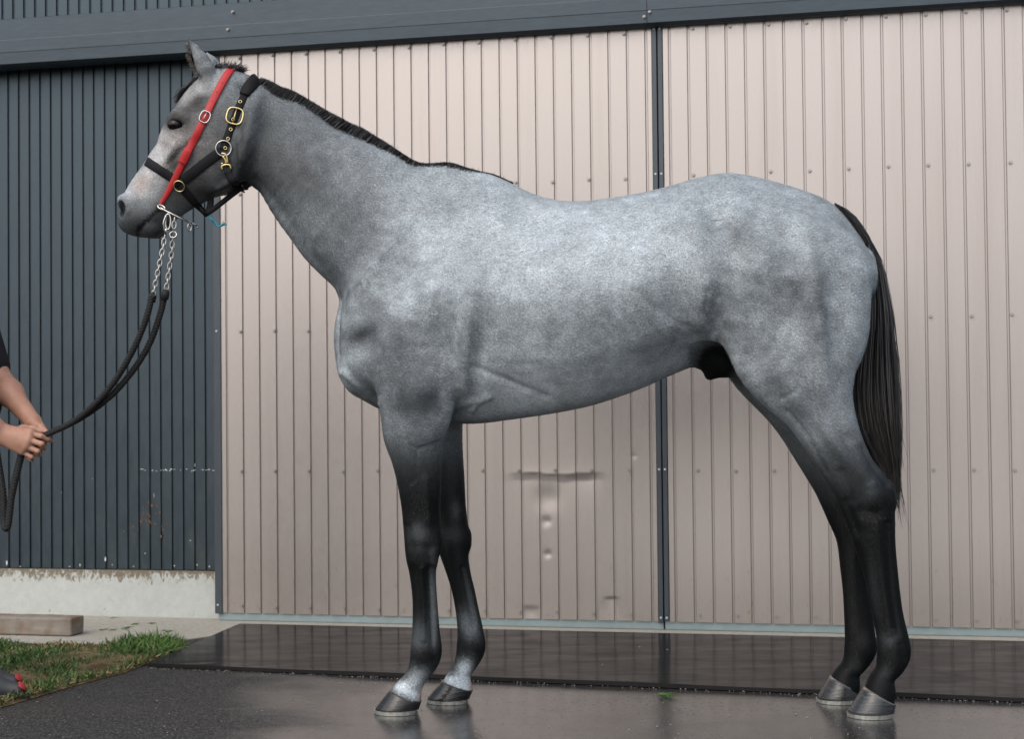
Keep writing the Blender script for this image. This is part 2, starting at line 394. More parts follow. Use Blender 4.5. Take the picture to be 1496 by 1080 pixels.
link('plinth', mesh_py('plinth', *box_w(u0-16*PITCH_W, u_door_l-.004, -.115, -.070, -.02, zb-.004)), mp.m, barn)
link('plinth', mesh_py('plinth', *box_w(ur, ur+.9, -.115, -.070, -.02, zb-.004)), mp.m, barn)
# track cover (fascia): folded sheet with a shallow ledge
fz1 = zf+(zft-zf)*.52
prof = [(-.03, zf-.004), (.035, zf-.004), (.060, zf+.006), (.062, zf+.055), (.063, zf+.058), (.063, fz1), (.061, fz1+.004), (.060, zft-.006), (.045, zft), (-.03, zft+.01)]
ua, ub = u0-16*PITCH_W, u0+96*PITCH_W*1.02; ub = max(ub, ur+.9); useam = wall_uz(945, 10, .06)[0]
mf_ = M('fascia_sheet', rough=.42, metal=.35); f1 = mf_.noise(2, 4, .6, (1, 1, 3)); f2 = mf_.noise(50, 4, .7, (.3, .3, 1.5)); mf_.col(mf_.mix(.3, mf_.mix(f1, (.025, .039, .053), (.034, .052, .068)), mf_.ramp(f2, [(.3, (.04, .056, .070)), (.7, (.08, .104, .125))]))); mf_.bump(f1, .006, .25)
for a, b in ((ua, useam-.001), (useam+.001, ub)):
    n = len(prof); V = [W(u, v, z) for u in (a, b) for v, z in prof]
    link('track_cover', fix_normals(mesh_py('track_cover', V, [(i, i+1, n+i+1, n+i) for i in range(n-1)]+[tuple(range(n)), tuple(range(n, 2*n))])), mf_.m, barn)
mscrew = M('screw_zinc', (.30, .29, .28), .42, .7)
def screw_parts(u, v, z, r=.0064, h=.009):
    """washer and hexagonal head"""
    out = []
    for (rr, h0, h1, n) in ((r*1.25, 0, h*.35, 10), (r*.8, h*.35, h, 6)):
        V = [W(u+rr*math.cos(2*math.pi*k/n), v+hh, z+rr*math.sin(2*math.pi*k/n)) for hh in (h0, h1) for k in range(n)]
        out.append((V, [(k, (k+1) % n, n+(k+1) % n, n+k) for k in range(n)]+[tuple(range(n, 2*n))]))
    return out
sp = []
for x, y in ((333, 43), (949, 17), (941, 24), (340, 17)): sp += screw_parts(*(lambda q: (q[0], .066, q[1]))(wall_uz(x, y, .066)), r=.005)
tag(link('screws', fix_normals(mesh_py('screws', *merge(sp))), mscrew.m, barn), kind='stuff')
# paint scraped off the wall: a broken line and chips, thin flakes standing just proud of the ribs
def chip(u, z, w_, h_, v):
    k = random.randint(5, 7); P = [(u+w_*.5*math.cos(2*math.pi*i/k)*random.uniform(.5, 1), z+h_*.5*math.sin(2*math.pi*i/k)*random.uniform(.5, 1)) for i in range(k)]
    return [W(a, v, b) for a, b in P], [tuple(range(k))]
cs = []
for x in list(np.arange(206, 316, 3.2)):
    if random.random() < .75 and (x > 262 or random.random() < .8):
        q = wall_uz(x+random.uniform(-1, 1), 687+random.uniform(-1.5, 1.5), VW); cs.append(chip(q[0], q[1], .014*random.uniform(.5, 1.3), .006*random.uniform(.5, 1.2), VW+.0012))
for x, y, a, b in ((154, 818, .012, .030), (10, 823, .010, .026), (117, 826, .006, .016), (225, 725, .004, .030), (285, 680, .004, .02), (164, 826, .005, .01), (30, 828, .01, .006), (255, 827, .006, .008), (102, 828, .012, .006), (195, 828, .012, .005), (288, 826, .005, .012), (306, 828, .006, .014), (212, 809, .008, .006), (278, 790, .008, .006), (135, 700, .004, .005), (90, 720, .004, .005)):
    q = wall_uz(x, y, VW); cs.append(chip(q[0], q[1], a, b, VW+.0012))
tag(link('scraped_paint', mesh_py('scraped_paint', *merge(cs)), mscuff.m, barn), kind='stuff')
cs = []
for _ in range(26):
    x, y = random.gauss(218, 14), random.gauss(760, 12); q = wall_uz(x, y, VW); cs.append(chip(q[0], q[1], .012*random.uniform(.4, 1.2), .016*random.uniform(.4, 1.3), VW+.0011))
tag(link('rust_spots', mesh_py('rust_spots', *merge(cs)), mrust.m, barn), kind='stuff')

# --- two sliding doors clad in beige ribbed sheet
mdr = M('beige_sheet_metal', rough=.40, metal=.70, spec=.5)
d1 = mdr.noise(1.1, 3, .5); d2 = mdr.noise(160, 2, .5, (1, 1, .25)); d3 = mdr.noise(34, 5, .75, (1, 1, .6), .5)
dc = mdr.mix(d1, (.372, .337, .324), (.402, .367, .353)); dc = mdr.mix(.10, dc, mdr.ramp(d2, [(.3, (.36, .325, .305)), (.7, (.54, .49, .46))]))
dg = mdr.n('ShaderNodeNewGeometry'); dsx = mdr.n('ShaderNodeSeparateXYZ'); mdr.l(dg.outputs['Position'], dsx.inputs[0])
dl = mdr.n('ShaderNodeMapRange'); dl.inputs['From Min'].default_value = .42; dl.inputs['From Max'].default_value = .03; mdr.l(dsx.outputs['Z'], dl.inputs['Value'])
dirt = mdr.math('MULTIPLY', mdr.ramp(d3, [(.60, 0), (.74, 1)]), mdr.math('ADD', dl.outputs[0], .03)); dc = mdr.mix(mdr.math('MULTIPLY', dirt, .6), dc, (.17, .12, .085))
stk = mdr.noise(7, 5, .7, (1, 1, .05)); dc = mdr.mix(mdr.math('MULTIPLY', mdr.ramp(stk, [(.5, 0), (.75, 1)]), .22), dc, (.25, .20, .175)); dc = mdr.mix(mdr.math('MULTIPLY', dl.outputs[0], .22), dc, (.22, .175, .15))
mdr.col(dc); mdr.rough(mdr.ramp(d2, [(.3, .31), (.7, .40)])); mdr.bump(mdr.mix(.5, mdr.noise(2.3, 2, .5), d2), .004, .10)
mrail = M('door_rail_paint', rough=.5, metal=.15); q1 = mrail.noise(14, 5, .7); mrail.col(mrail.mix(q1, (.17, .225, .24), (.30, .37, .38)))
DP = .0770
zd0 = wall_uz(640, 902, 0)[1]; zd1 = 2.56
dm_plain = strip_mesh(DP, 0, zd1-zd0, .0075, .006, .0028)
def dent(u, z):
    """outward relief of the dented sheet (metres), from the marks seen on the left door"""
    d = 0.0
    cu, cz = wall_uz(812, 693); cz += .004*math.sin(u*23+1)+.002*math.sin(u*71); a = wall_uz(760, 693)[0]; b = wall_uz(870, 693)[0]
    inn = 1/(1+math.exp(-(u-a)/.02))*1/(1+math.exp((u-b)/.02)); dz = cz-z
    if dz > 0: d -= (.007+.003*math.sin(u*17))*inn*math.exp(-dz/.085)*min(1, dz/.028)
    else: d += .002*inn*math.exp(dz/.03)
    d -= .005*math.exp(-((u-wall_uz(800, 720)[0])/.05)**2-((z-wall_uz(800, 728)[1])/.05)**2)
    for x, y, r, am in ((798, 762, .017, -.004), (800, 810, .013, -.0034), (690, 830, .05, -.002), (1378, 488, .05, -.003), (903, 172, .010, -.003), (925, 175, .010, -.003), (925, 667, .010, -.003)):
        p = wall_uz(x, y); d += am*math.exp(-((u-p[0])**2+(z-p[1])**2)/r**2)
    p = wall_uz(893, 874); tz = (p[1]-z)
    if 0 < tz < .10: d -= .004*max(0, 1-tz/.10)*max(0, 1-abs(u-p[0])/(.035+tz*.5))
    p = wall_uz(775, 892); d -= .003*math.exp(-((u-p[0])/.030)**2)*max(0, min(1, (p[1]+.018-z)/.012))*max(0, min(1, (z-p[1]+.06)/.05))
    return d
def strip_dented(u):
    pr = [(0, -.0075), (.003, -.0075), (.0058, 0)]+[(.0058+(DP-.0116)*k/8, 0) for k in range(1, 8)]+[(DP-.0058, 0), (DP-.003, -.0075), (DP, -.0075)]
    zs = np.unique(np.concatenate([np.linspace(0, .95, 150), [1.2, zd1-zd0]])); n = len(pr); V = []
    for z in zs:
        for a, b in pr: V.append(WU*a+WN*(b+dent(u+a, z+zd0))+np.array([0, 0, z]))
    me = mesh_py('panel', V, [(i*n+k, i*n+k+1, (i+1)*n+k+1, (i+1)*n+k) for i in range(len(zs)-1) for k in range(n-1)], True)
    for e in me.edges:                                # crisp folds along the rib
        a, b = e.vertices
        if a % n == b % n and a % n in (1, 2, n-3, n-2): e.use_edge_sharp = True
    return me
def door(name, label, ulo, uhi, first, dents):
    d = empty(name, tuple(W((ulo+uhi)/2, 0, 0))); tag(d, label, 'door', 'pair of beige sliding doors')
    n = 0; u = first
    while u < uhi-.01:
        a, b = u, min(u+DP, uhi-.022)
        if b-a > .02:
            if b-a < DP-.002:     # cut sheet at the door edge
                pr = [(0, -.0055), (.003, -.0055), (.0062, 0), (b-a, 0), (b-a, -.018), (0, -.018)]; k = len(pr)
                V = [WU*p+WN*q+np.array([0, 0, z]) for z in (0, zd1-zd0) for p, q in pr]
                me = fix_normals(mesh_py('panel', V, [tuple(range(k)), tuple(range(k, 2*k))]+[(i, (i+1) % k, k+(i+1) % k, k+i) for i in range(k)]))
            elif dents and wall_uz(715, 700)[0] < u+DP/2 < wall_uz(945, 700)[0]: me = strip_dented(u)
            else: me = dm_plain
            place('panel', me, mdr.m, u, 0, zd0, d)
        u += DP
    if first-ulo > .02:           # cut sheet at the left edge
        wdt = first-(ulo+.022); pr = [(0, 0), (wdt-.0062, 0), (wdt-.003, -.0055), (wdt, -.0055), (wdt, -.018), (0, -.018)]; k = len(pr)
        V = [WU*p+WN*q+np.array([0, 0, z]) for z in (0, zd1-zd0) for p, q in pr]
        place('panel', fix_normals(mesh_py('panel', V, [tuple(range(k)), tuple(range(k, 2*k))]+[(i, (i+1) % k, k+(i+1) % k, k+i) for i in range(k)])), mdr.m, ulo+.022, 0, zd0, d)
    return d
def edge_trim(d, a, b, zlo):
    o = link('edge_trim', mesh_py('edge_trim', *box_w(a, b, -.04, .006, zlo, zd1)), mdk.m, d); bevel(o, .002)
ribL = wall_uz(333.7, 890)[0]; ribR = wall_uz(983.2, 500)[0]
dA = door('sliding_door', 'left beige ribbed metal sliding door with dents low down', u_door_l-.002, u_seam-.002, ribL, True)
dB = door('sliding_door', 'right beige ribbed metal sliding door behind the hindquarters', u_seam+.002, u_seam+DW, ribR, False)
zt = wall_uz(315, 897)[1]
edge_trim(dA, u_door_l-.014, u_door_l+.0195, zt); edge_trim(dA, u_seam-.0215, u_seam-.0025, wall_uz(965, 911)[1]); edge_trim(dB, u_seam+.0025, u_seam+.0215, wall_uz(972, 908)[1]); edge_trim(dB, u_seam+DW-.02, u_seam+DW+.015, zt)
for d, a, b in ((dA, u_door_l-.004, u_seam-.003), (dB, u_seam+.003, u_seam+DW)):
    bevel(link('bottom_rail', mesh_py('bottom_rail', *box_w(a, b, -.03, -.0085, .0045, zd0+.03)), mrail.m, d), .003)
    link('core', mesh_py('core', *box_w(a+.004, b-.004, -.060, -.031, .03, zd1-.05)), mdk.m, d)
# screw rows: rows of heads beside every second rib
rows = [wall_uz(1170, 32.5)[1], wall_uz(1180, 249)[1], wall_uz(400, 484)[1], wall_uz(700, 688.5)[1], wall_uz(640, 892)[1]]
for d, first, off, lo_, hi_ in ((dA, ribL, -.013, u_door_l, u_seam), (dB, ribR, .017, u_seam, u_seam+DW)):
    sp = []
    for ri, z in enumerate(rows):
        k = 1 if d is dA else 1
        while first+k*DP < hi_-.03:
            u = first+k*DP+(off if d is not dA else (-.013 if ri < 99 else 0)); zz = z+random.uniform(-.003, .003); v_ = .0005+(dent(u, zz) if d is dA and .2 < zz < .95 else 0)
            sp += screw_parts(u+random.uniform(-.002, .002), v_, zz); k += 2
    tag(link('screws', fix_normals(mesh_py('screws', *merge(sp))), mscrew.m, d), kind='stuff')
    sp = []
    for z in (rows[0]+.01, rows[1]+.012, rows[3]+.006, .055):
        for u in ((u_seam-.012,) if d is dA else (u_seam+.012,)): sp += screw_parts(u, .0062, z, .0035, .003)
    if d is dA: sp += screw_parts(u_door_l-.0, .0062, wall_uz(317, 884)[1], .0035, .003)+screw_parts(u_door_l, .0062, wall_uz(317, 484)[1], .0035, .003)
    tag(link('trim_screws', fix_normals(mesh_py('trim_screws', *merge(sp))), mscuff.m, d), kind='stuff')

# --- black rubber mat, wet
mm = M('wet_rubber', (.016, .016, .017), .1, spec=.5)
r1 = mm.noise(5, 4, .6, (1, 2, 1)); r2 = mm.noise(140, 3, .6); mm.col(mm.mix(mm.noise(3, 4, .6), (.012, .012, .013), (.026, .025, .025)))
mm.rough(mm.ramp(r1, [(.3, .08), (.7, .20)])); mm.b.inputs['Specular IOR Level'].default_value = .3; mm.b.inputs['IOR'].default_value = 1.22; mm.bump(mm.mix(.15, r2, mm.noise(5, 2, .5)), .0018, .06)
a0, a1, b1, b0 = ground(216, 970, .016), ground(350, 911.5, .016), ground(1800, 944, .016), ground(1800, 1032, .016)
em = [a0+(b0-a0)*t for t in np.linspace(0, 1, 40)]; em = [p+np.array([0, random.uniform(-.002, .002), 0]) for p in em]
out = [a1]+em+[b1]; out = [np.array([p[0], p[1], 0]) for p in out]; n = len(out)
zz = [.016+(.0010*math.sin(i*.7)+.001*random.random() if 0 < i < n-1 else 0) for i in range(n)]
V = [p+np.array([0, 0, z]) for p, z in zip(out, zz)]+[p+np.array([0, 0, .003]) for p in out]
V += [(out[0]*.5+out[-1]*.5)+np.array([0, 0, .016])]
me = mesh_py('rubber_mat', V, [(i, i+1, n+i+1, n+i) for i in range(n-1)]+[(n-1, 0, n, 2*n-1)]+[(2*n, i+1, i) for i in range(n-1)]+[(2*n, 0, n-1)])
_o = mm.nt.nodes['Material Output']; _mx = mm.n('ShaderNodeMixShader'); _df = mm.n('ShaderNodeBsdfDiffuse'); _df.inputs['Color'].default_value = (.020, .019, .019, 1)      # where the water film has run off the rubber is matt
mm.l(mm.ramp(mm.noise(4, 4, .6, (1, 2.5, 1)), [(.3, .38), (.7, .66)]), _mx.inputs[0]); mm.l(mm.b.outputs[0], _mx.inputs[1]); mm.l(_df.outputs[0], _mx.inputs[2]); mm.l(_mx.outputs[0], _o.inputs['Surface'])
tag(link('rubber_mat', fix_normals(me), mm.m), 'long wet black rubber mat lying in front of the sliding doors', 'mat')

# --- weathered timber baulk on the apron
mti = M('weathered_timber', rough=.8, spec=.2); t1 = mti.noise(12, 5, .65, (.35, 1, 3.2)); t2 = mti.noise(5, 3, .6)
tcx = mti.mix(t1, (.13, .112, .095), (.31, .275, .24)); tcx = mti.mix(mti.ramp(t2, [(.52, 0), (.64, 1)]), tcx, (.17, .11, .065)); mti.col(tcx); mti.bump(t1, .004, .6)
br = ground(104, 931, .004); ub_, vb_ = (br-WO) @ WU, (br-WO) @ WN; zt_ = .004+(wall_uz(98, 905, vb_)[1]-wall_uz(98, 932, vb_)[1])
bm = bmesh.new(); bmesh.ops.create_cube(bm, size=1)
bmesh.ops.subdivide_edges(bm, edges=[e for e in bm.edges if abs(e.verts[0].co.x-e.verts[1].co.x) > .5], cuts=24)
for v in bm.verts:
    u, vv, z = v.co.x*.62-.31, v.co.y*.11-.055, v.co.z+.5
    jit = random.uniform(-.0025, .0025)
    p = W(ub_+u, vb_+vv+jit, .0055+z*(zt_-.0055)+jit*.6*(z > .5)); v.co = Vector(p)
me = bpy.data.meshes.new('timber'); bm.to_mesh(me); bm.free(); o = link('timber_baulk', fix_normals(me), mti.m); bevel(o, .008, 3)
tag(o, 'weathered brown timber baulk lying on the concrete below the dark wall', 'timber')

# --- grass strip: soil bed plus blades and leaves
mso = M('soil', rough=.95, spec=.1); s1 = mso.noise(35, 5, .7); s2 = mso.noise(6, 4, .6); mso.col(mso.mix(mso.ramp(s2, [(.4, 0), (.65, 1)]), mso.mix(s1, (.045, .030, .018), (.12, .085, .05)), mso.mix(s1, (.16, .12, .06), (.32, .25, .14)))); mso.bump(s1, .012, .8)
edge_top = [(-420, 958), (-200, 950), (0, 944), (60, 946), (110, 947), (160, 948), (200, 943), (235, 937), (262, 940)]
edge_bot = [(268, 950), (240, 962), (212, 973), (180, 985), (140, 995), (100, 1006), (60, 1018), (20, 1030), (-60, 1052), (-200, 1085), (-420, 1120)]
poly = [ground(*p) for p in edge_top+edge_bot]; n = len(poly)
cen = ground(60, 985)
V = []; 
for ring, z in ((1.0, .002), (.95, .008), (.5, .020)): V += [cen+(p-cen)*ring*np.array([1, 1, 0])+np.array([0, 0, z+random.uniform(0, .004)*(ring < 1)]) for p in poly]
Fs = [(r*n+i, r*n+(i+1) % n, (r+1)*n+(i+1) % n, (r+1)*n+i) for r in range(2) for i in range(n)]+[tuple(range(2*n, 3*n))]
tag(link('soil_bed', fix_normals(mesh_py('soil_bed', V, Fs, True)), mso.m), kind='structure')
def inside(p, poly):
    c = False; n = len(poly); j = n-1
    for i in range(n):
        if (poly[i][1] > p[1]) != (poly[j][1] > p[1]) and p[0] < (poly[j][0]-poly[i][0])*(p[1]-poly[i][1])/(poly[j][1]-poly[i][1])+poly[i][0]: c = not c
        j = i
    return c
mg = M('grass_blades', rough=.5, spec=.3); mg.b.inputs['Subsurface Weight'].default_value = 0
mg.col(mg.attr('tint').outputs['Color'])
pts = []; xs_ = [p[0] for p in poly]; ys_ = [p[1] for p in poly]
while len(pts) < 30000:
    p = (random.uniform(-2.15 if len(pts) < 26000 else min(xs_), max(xs_)), random.uniform(min(ys_), max(ys_)))
    if inside(p, poly): pts.append(p)
pts = np.array(pts); n = len(pts); px_, py_ = project(np.array([0, 5.2, 0])) , 0
qq = np.column_stack([pts, np.zeros(n)])-CAM; dd = qq @ _fw; gx = 748+F_PX*(qq @ _r)/dd; gy = 540-F_PX*(qq @ _u)/dd
clump = .5+.5*np.sin(gx*.045+1.3*np.sin(gy*.11))*np.sin(gy*.13+gx*.02)
tuft = np.exp(-((gx-236)/34)**2-((gy-950)/14)**2)+.5*np.exp(-((gx-175)/26)**2-((gy-955)/10)**2)
edge = np.exp(-np.abs(np.interp(gx, [-420, 0, 60, 100, 140, 180, 212, 240, 268], [1120, 1034, 1018, 1006, 995, 985, 973, 962, 950])-gy)/9)
brown = np.clip(.8*np.exp(-((gx-110)/70)**2-((gy-952)/7)**2)+edge*.6+.12*(1-clump)-tuft*.6, 0, 1)
r_ = np.random.default_rng(11)
ln = (.015+.028*r_.random(n)*(.35+clump)+.060*tuft*r_.random(n))*(1-.3*brown)
dirs = r_.normal(size=(n, 3))*.75; dirs[:, 2] = np.abs(dirs[:, 2])+.35; dirs /= np.linalg.norm(dirs, axis=1)[:, None]
wid = np.where(r_.random(n) < .35, .0046, .0017)*r_.uniform(.7, 1.3, n)
V, Q = blades(np.column_stack([pts, np.full(n, .004)+.010*clump]), dirs, ln, wid, np.array([0, 0, -.5]), 3, 12, .05)
g_ = np.array([.060, .105, .022])[None]*r_.uniform(.5, 1.5, (n, 1))*(1+.9*tuft[:, None])+np.array([.0, .01, .018])*r_.random((n, 1)); b_ = np.array([.22, .16, .075])[None]*r_.uniform(.45, 1.3, (n, 1))
isb = (r_.random(n) < brown*.8)[:, None]; tint = np.where(isb, b_, g_)
gm_ = mesh_np('grass', V, Q, False); set_attr(gm_, 'tint', np.column_stack([np.repeat(tint, 8, 0), np.ones(n*8)]), 'FLOAT_COLOR')
tag(link('grass', gm_, mg.m), 'short green grass and weeds with straw along the wet asphalt', 'grass', kind='stuff')
# loose cut grass and litter on the apron and the yard
lr, ld, ll, lt = [], [], [], []
for x, y in [(20, 903), (42, 902), (92, 902), (35, 902), (158, 922), (180, 921), (182, 919), (205, 933), (245, 924), (165, 904), (210, 934), (147, 922), (195, 913), (220, 912), (240, 923), (968, 1017), (971, 1018), (964, 1016), (974, 1019)]:
    for _ in range(5):
        lr.append(ground(x+random.gauss(0, 3), y+random.gauss(0, .6), .004)+np.array([0, 0, .003])); a = random.gauss(0, .5); ld.append((math.cos(a), math.sin(a), random.uniform(.02, .2))); ll.append(random.uniform(.015, .04)); lt.append((.06*random.uniform(.7, 1.5), .14*random.uniform(.6, 1.4), .03))
ld = np.array(ld); ld /= np.linalg.norm(ld, axis=1)[:, None]; V, Q = blades(np.array(lr), ld, np.array(ll), np.full(len(lr), .002), np.array([0, 0, -.1]), 2, 4, .1)
me = mesh_np('cut_grass', V, Q, False); set_attr(me, 'tint', np.column_stack([np.repeat(np.array(lt), 6, 0), np.ones(len(lt)*6)]), 'FLOAT_COLOR')
tag(link('cut_grass', me, mg.m), 'scattered bits of cut grass on the concrete and yard', 'grass', kind='stuff')
# pale grit on the asphalt and along the mat's edge
mgr = M('grit', (.24, .23, .21), .8); sp = []
def stone(c, r):
    P = np.array([(1, 0, 0), (-1, 0, 0), (0, 1, 0), (0, -1, 0), (0, 0, .7), (0, 0, -.3)])*r*rng.uniform(.6, 1.3, (6, 1))
    return [c+p for p in P], [(0, 2, 4), (2, 1, 4), (1, 3, 4), (3, 0, 4), (2, 0, 5), (1, 2, 5), (3, 1, 5), (0, 3, 5)]
for _ in range(170):
    x, y = random.uniform(-40, 1530), random.uniform(985, 1110); p = ground(x, y)
    if not inside(p, poly): sp.append(stone(p+np.array([0, 0, .001]), random.uniform(.0012, .0034)))
for _ in range(260):
    t = random.random(); p = a0+(b0-a0)*t; p = np.array([p[0], p[1]-abs(random.gauss(.012, .012)), .002]); sp.append(stone(p, random.uniform(.0012, .0035)))
for x, y in ((975, 950), (880, 972), (934, 946), (1163, 1044), (1179, 1049), (960, 1062)): sp.append(stone(ground(x, y, .022 if y < 1000 else .002), .004))
tag(link('grit', mesh_py('grit', *merge(sp)), mgr.m), 'pale grit scattered over the wet asphalt', 'grit', kind='stuff')
# =================================================================== HORSE
def hchain(fld, rows, k=.03, sub=4, cap=None, mg=.07):
    """rows: x1,y1 (front/top edge), x2,y2 (back/under edge), side offset, half width, taper"""
    m, hv, b, lc, tp = [], [], [], [], []
    for r in rows:
        x1, y1, x2, y2, l, bw = r[:6]; t = r[6] if len(r) > 6 else 0
        p, q = hs_z(x1, y1, l), hs_z(x2, y2, l)
        m.append((p+q)/2); hv.append((p-q)/2); b.append(bw); lc.append(l); tp.append(t)
    A = catmull(np.column_stack([m, hv, b, lc, tp]), sub)
    m, hv, b, lc, tp = A[:, :2], A[:, 2:4], A[:, 4], A[:, 5], A[:, 6]
    T = np.gradient(m, axis=0); T /= np.linalg.norm(T, axis=1)[:, None]; Nv = np.stack([-T[:, 1], T[:, 0]], 1)
    a = np.abs((hv*Nv).sum(1)); a = np.maximum(a, .012)
    fld.chain(m, a, b, lc, hv, tp, k=k, cap=cap, mg=mg)

s_lo, z_hi = hs_z(160, 40)[0]-.02, hs_z(300, 40)[1]
s_head = hs_z(395, 200)[0]; s_hi = hs_z(1345, 600)[0]+.03; z_head = hs_z(300, 355)[1]
fx = axis_points((s_lo, s_head, .0034), (s_head, s_hi, .0062))
fz = axis_points((-.005, .26, .0050), (.26, z_head, .0064), (z_head, z_hi, .0036))
fy = axis_points((-.35, -.13, .0075), (-.13, .13, .0046), (.13, .35, .0062))
hf = Field(fx, fy, fz)

LID = []
# --- trunk: for each station px x: top y, under y, half widths at five heights (under .. top)
TR = [(504, 448, 540, .05, .075, .08, .07, .05), (508, 432, 556, .08, .115, .12, .11, .085), (515, 420, 570, .10, .14, .15, .13, .10), (526, 402, 580, .11, .16, .17, .15, .12),
      (545, 380, 594, .12, .185, .19, .165, .13), (580, 335, 607, .125, .20, .205, .175, .12), (620, 283, 615, .13, .205, .215, .175, .09),
      (660, 252, 619, .14, .215, .235, .165, .07), (700, 251, 619, .16, .232, .25, .180, .075), (740, 264, 614, .19, .252, .268, .215, .12),
      (780, 283, 608.5, .20, .266, .282, .25, .18), (820, 293.5, 602, .21, .275, .29, .268, .21), (860, 293.5, 593.5, .21, .279, .292, .272, .215),
      (900, 288.5, 581, .20, .277, .29, .268, .205), (940, 281.5, 566, .18, .268, .283, .262, .19), (980, 272, 548, .16, .25, .27, .262, .18),
      (1020, 260.5, 535, .14, .225, .258, .268, .185), (1060, 253.5, 545, .13, .22, .262, .275, .185), (1100, 257.5, 560, .13, .23, .275, .272, .175),
      (1140, 267.5, 560, .13, .235, .278, .258, .16), (1180, 280, 540, .13, .225, .262, .235, .14), (1215, 296, 515, .12, .205, .235, .195, .11),
      (1245, 327, 485, .11, .17, .185, .15, .09), (1264, 357, 450, .08, .12, .13, .11, .07)]
st = []
for r in TR:
    p, q = hs_z(r[0], r[1]), hs_z(r[0], r[2]); st.append(((p[0]+q[0])/2, p[1], q[1])+r[3:])
st = np.array(st); st[:, 0] = np.maximum.accumulate(st[:, 0])
stc = catmull(st, 6)
def trunk(fld):
    S = fld.xs; ok = (S >= stc[0, 0]-.05) & (S <= stc[-1, 0]+.05); i = np.nonzero(ok)[0]; sl = (slice(i[0], i[-1]+1),)+fld.box((0, -.36, hs_z(700, 640)[1]), (0, .36, hs_z(700, 225)[1]))[1:]
    X, Y, Z = fld.grids(sl); x = X[:, 0, 0]; g = lambda c: np.interp(x, stc[:, 0], stc[:, c])[:, None]
    top, bot = g(1), g(2); Z2 = Z[0]; zc, a = (top+bot)/2, (top-bot)/2; h = (Z2-zc)/a; hc = np.clip(h, -1, 1)
    cols = np.stack([np.interp(x, stc[:, 0], stc[:, 3+c]) for c in range(5)], 1)
    # smooth interpolation of the five widths over the height
    tpos = (hc+1)*2; i0 = np.clip(tpos.astype(int), 0, 3); fr = tpos-i0; fr = fr*fr*(3-2*fr)*.5+fr*.5
    Wd = np.take_along_axis(cols, i0, 1)*(1-fr)+np.take_along_axis(cols, i0+1, 1)*fr
    ex = np.maximum(stc[0, 0]-x, 0)+np.maximum(x-stc[-1, 0], 0); ex = ex[:, None]
    mn = np.minimum(a, Wd)
    f = (np.sqrt((h**2+(ex/.03)**2)[:, None, :]+(Y/Wd[:, None, :])**2)-1)*mn[:, None, :]
    fld.add(sl, f.astype(np.float32), 0)
trunk(hf)
# --- neck
hchain(hf, [(370, 109, 338, 236, 0, .068, -.1), (394, 124.5, 376, 270, 0, .080, -.15), (434, 139, 408, 303, 0, .086, -.2), (484, 169.5, 431, 340, 0, .094, -.25),
            (537, 198.5, 453, 374, 0, .106, -.3), (582, 223, 474, 405, 0, .118, -.32), (622, 262, 508, 438, 0, .120, -.3), (655, 315, 556, 470, 0, .105, -.2), (690, 370, 610, 500, 0, .085, 0)], k=.06)
# --- head (front profile, under profile)
hchain(hf, [(175, 309, 199, 339, 0, .040), (177, 296, 219, 343, 0, .052), (183, 282, 240, 336, 0, .054), (195, 261, 258, 320, 0, .052),
            (209, 241, 276, 308, 0, .054, .1), (222, 221, 295, 297, 0, .062, .15), (235, 201, 315, 287, 0, .075, .2), (243, 184, 333, 279, 0, .088, .22),
            (247, 168, 344, 262, 0, .096, .2), (257, 152, 350, 240, 0, .098, .1), (271, 131, 358, 206, 0, .092, 0), (292, 113, 366, 168, 0, .082, 0),
            (318, 104, 366, 148, 0, .068, 0), (346, 109, 372, 140, 0, .055, 0)], k=.022, cap=.03)
P3 = lambda x, y, l: np.array([*(lambda q: (q[0], l, q[1]))(hs_z(x, y, l))])
for sg in (1, -1):
    E_ = lambda x, y, l, r, k=.02, ang=0., sub=False: hf.ellipsoid(P3(x, y, l)*np.array([1, sg, 1]), r, k, ang, sub)
    L_ = lambda pts, r, k=.015, sub=False: hf.capsules([P3(*p)*np.array([1, sg, 1]) for p in pts], r, k, sub=sub)
    E_(316, 228, .052, (.090, .030, .100), .03, .4)                      # cheek
    E_(265, 172, .072, (.034, .027, .027), .028)                        # brow
    L_([(276, 206, .058), (262, 222, .054), (246, 240, .050)], [.010, .009, .006], .03)   # facial crest
    L_([(248, 173, .064), (258, 165, .084), (272, 173, .089)], [.006, .009, .007], .014)
    LID.append(sg)  # upper lid ridge
    E_(290, 152, .078, (.030, .012, .018), .02, .3, True)               # hollow above the eye
    E_(256, 182, .097, (.0240, .018, .0152), .007, -.18, True)           # eye socket
    L_([(249, 189, .068), (258, 193, .084), (270, 188, .090)], [.003, .0045, .003], .010)
    E_(181, 300, .036, (.019, .016, .034), .018, .35)                   # nostril wing
    E_(178, 307, .048, (.0150, .032, .0310), .005, .22, True)           # nostril
    L_([(186, 297, .048), (188, 309, .050), (182, 322, .044)], [.0055, .007, .005], .008)
    E_(200, 325, .026, (.036, .026, .030), .02)                         # upper lip
    E_(222, 336, .020, (.030, .026, .022), .015)                        # lower lip, chin
    L_([(236, 300, .0575), (225, 312, .057), (213, 325, .054), (204, 335, .046), (200, 345, .036)], [.0036, .0058, .0062, .006, .005], .006, True)   # mouth line
    # ears
    ex = 0 if sg > 0 else 13; ey = 0 if sg > 0 else 8
    ea = [(304, 114, .050), (300, 102, .055), (293+ex*.4, 88, .058), (284+ex*.8, 73+ey*.6, .058), (275+ex, 56+ey, .054)]
    L_(ea, [.026, .027, .0245, .0165, .002], .012)
    L_([(284, 106, .062), (279+ex*.4, 92, .066), (273.5+ex*.8, 76+ey*.6, .064), (270+ex, 62+ey, .060)], [.008, .016, .015, .006], .006, True)
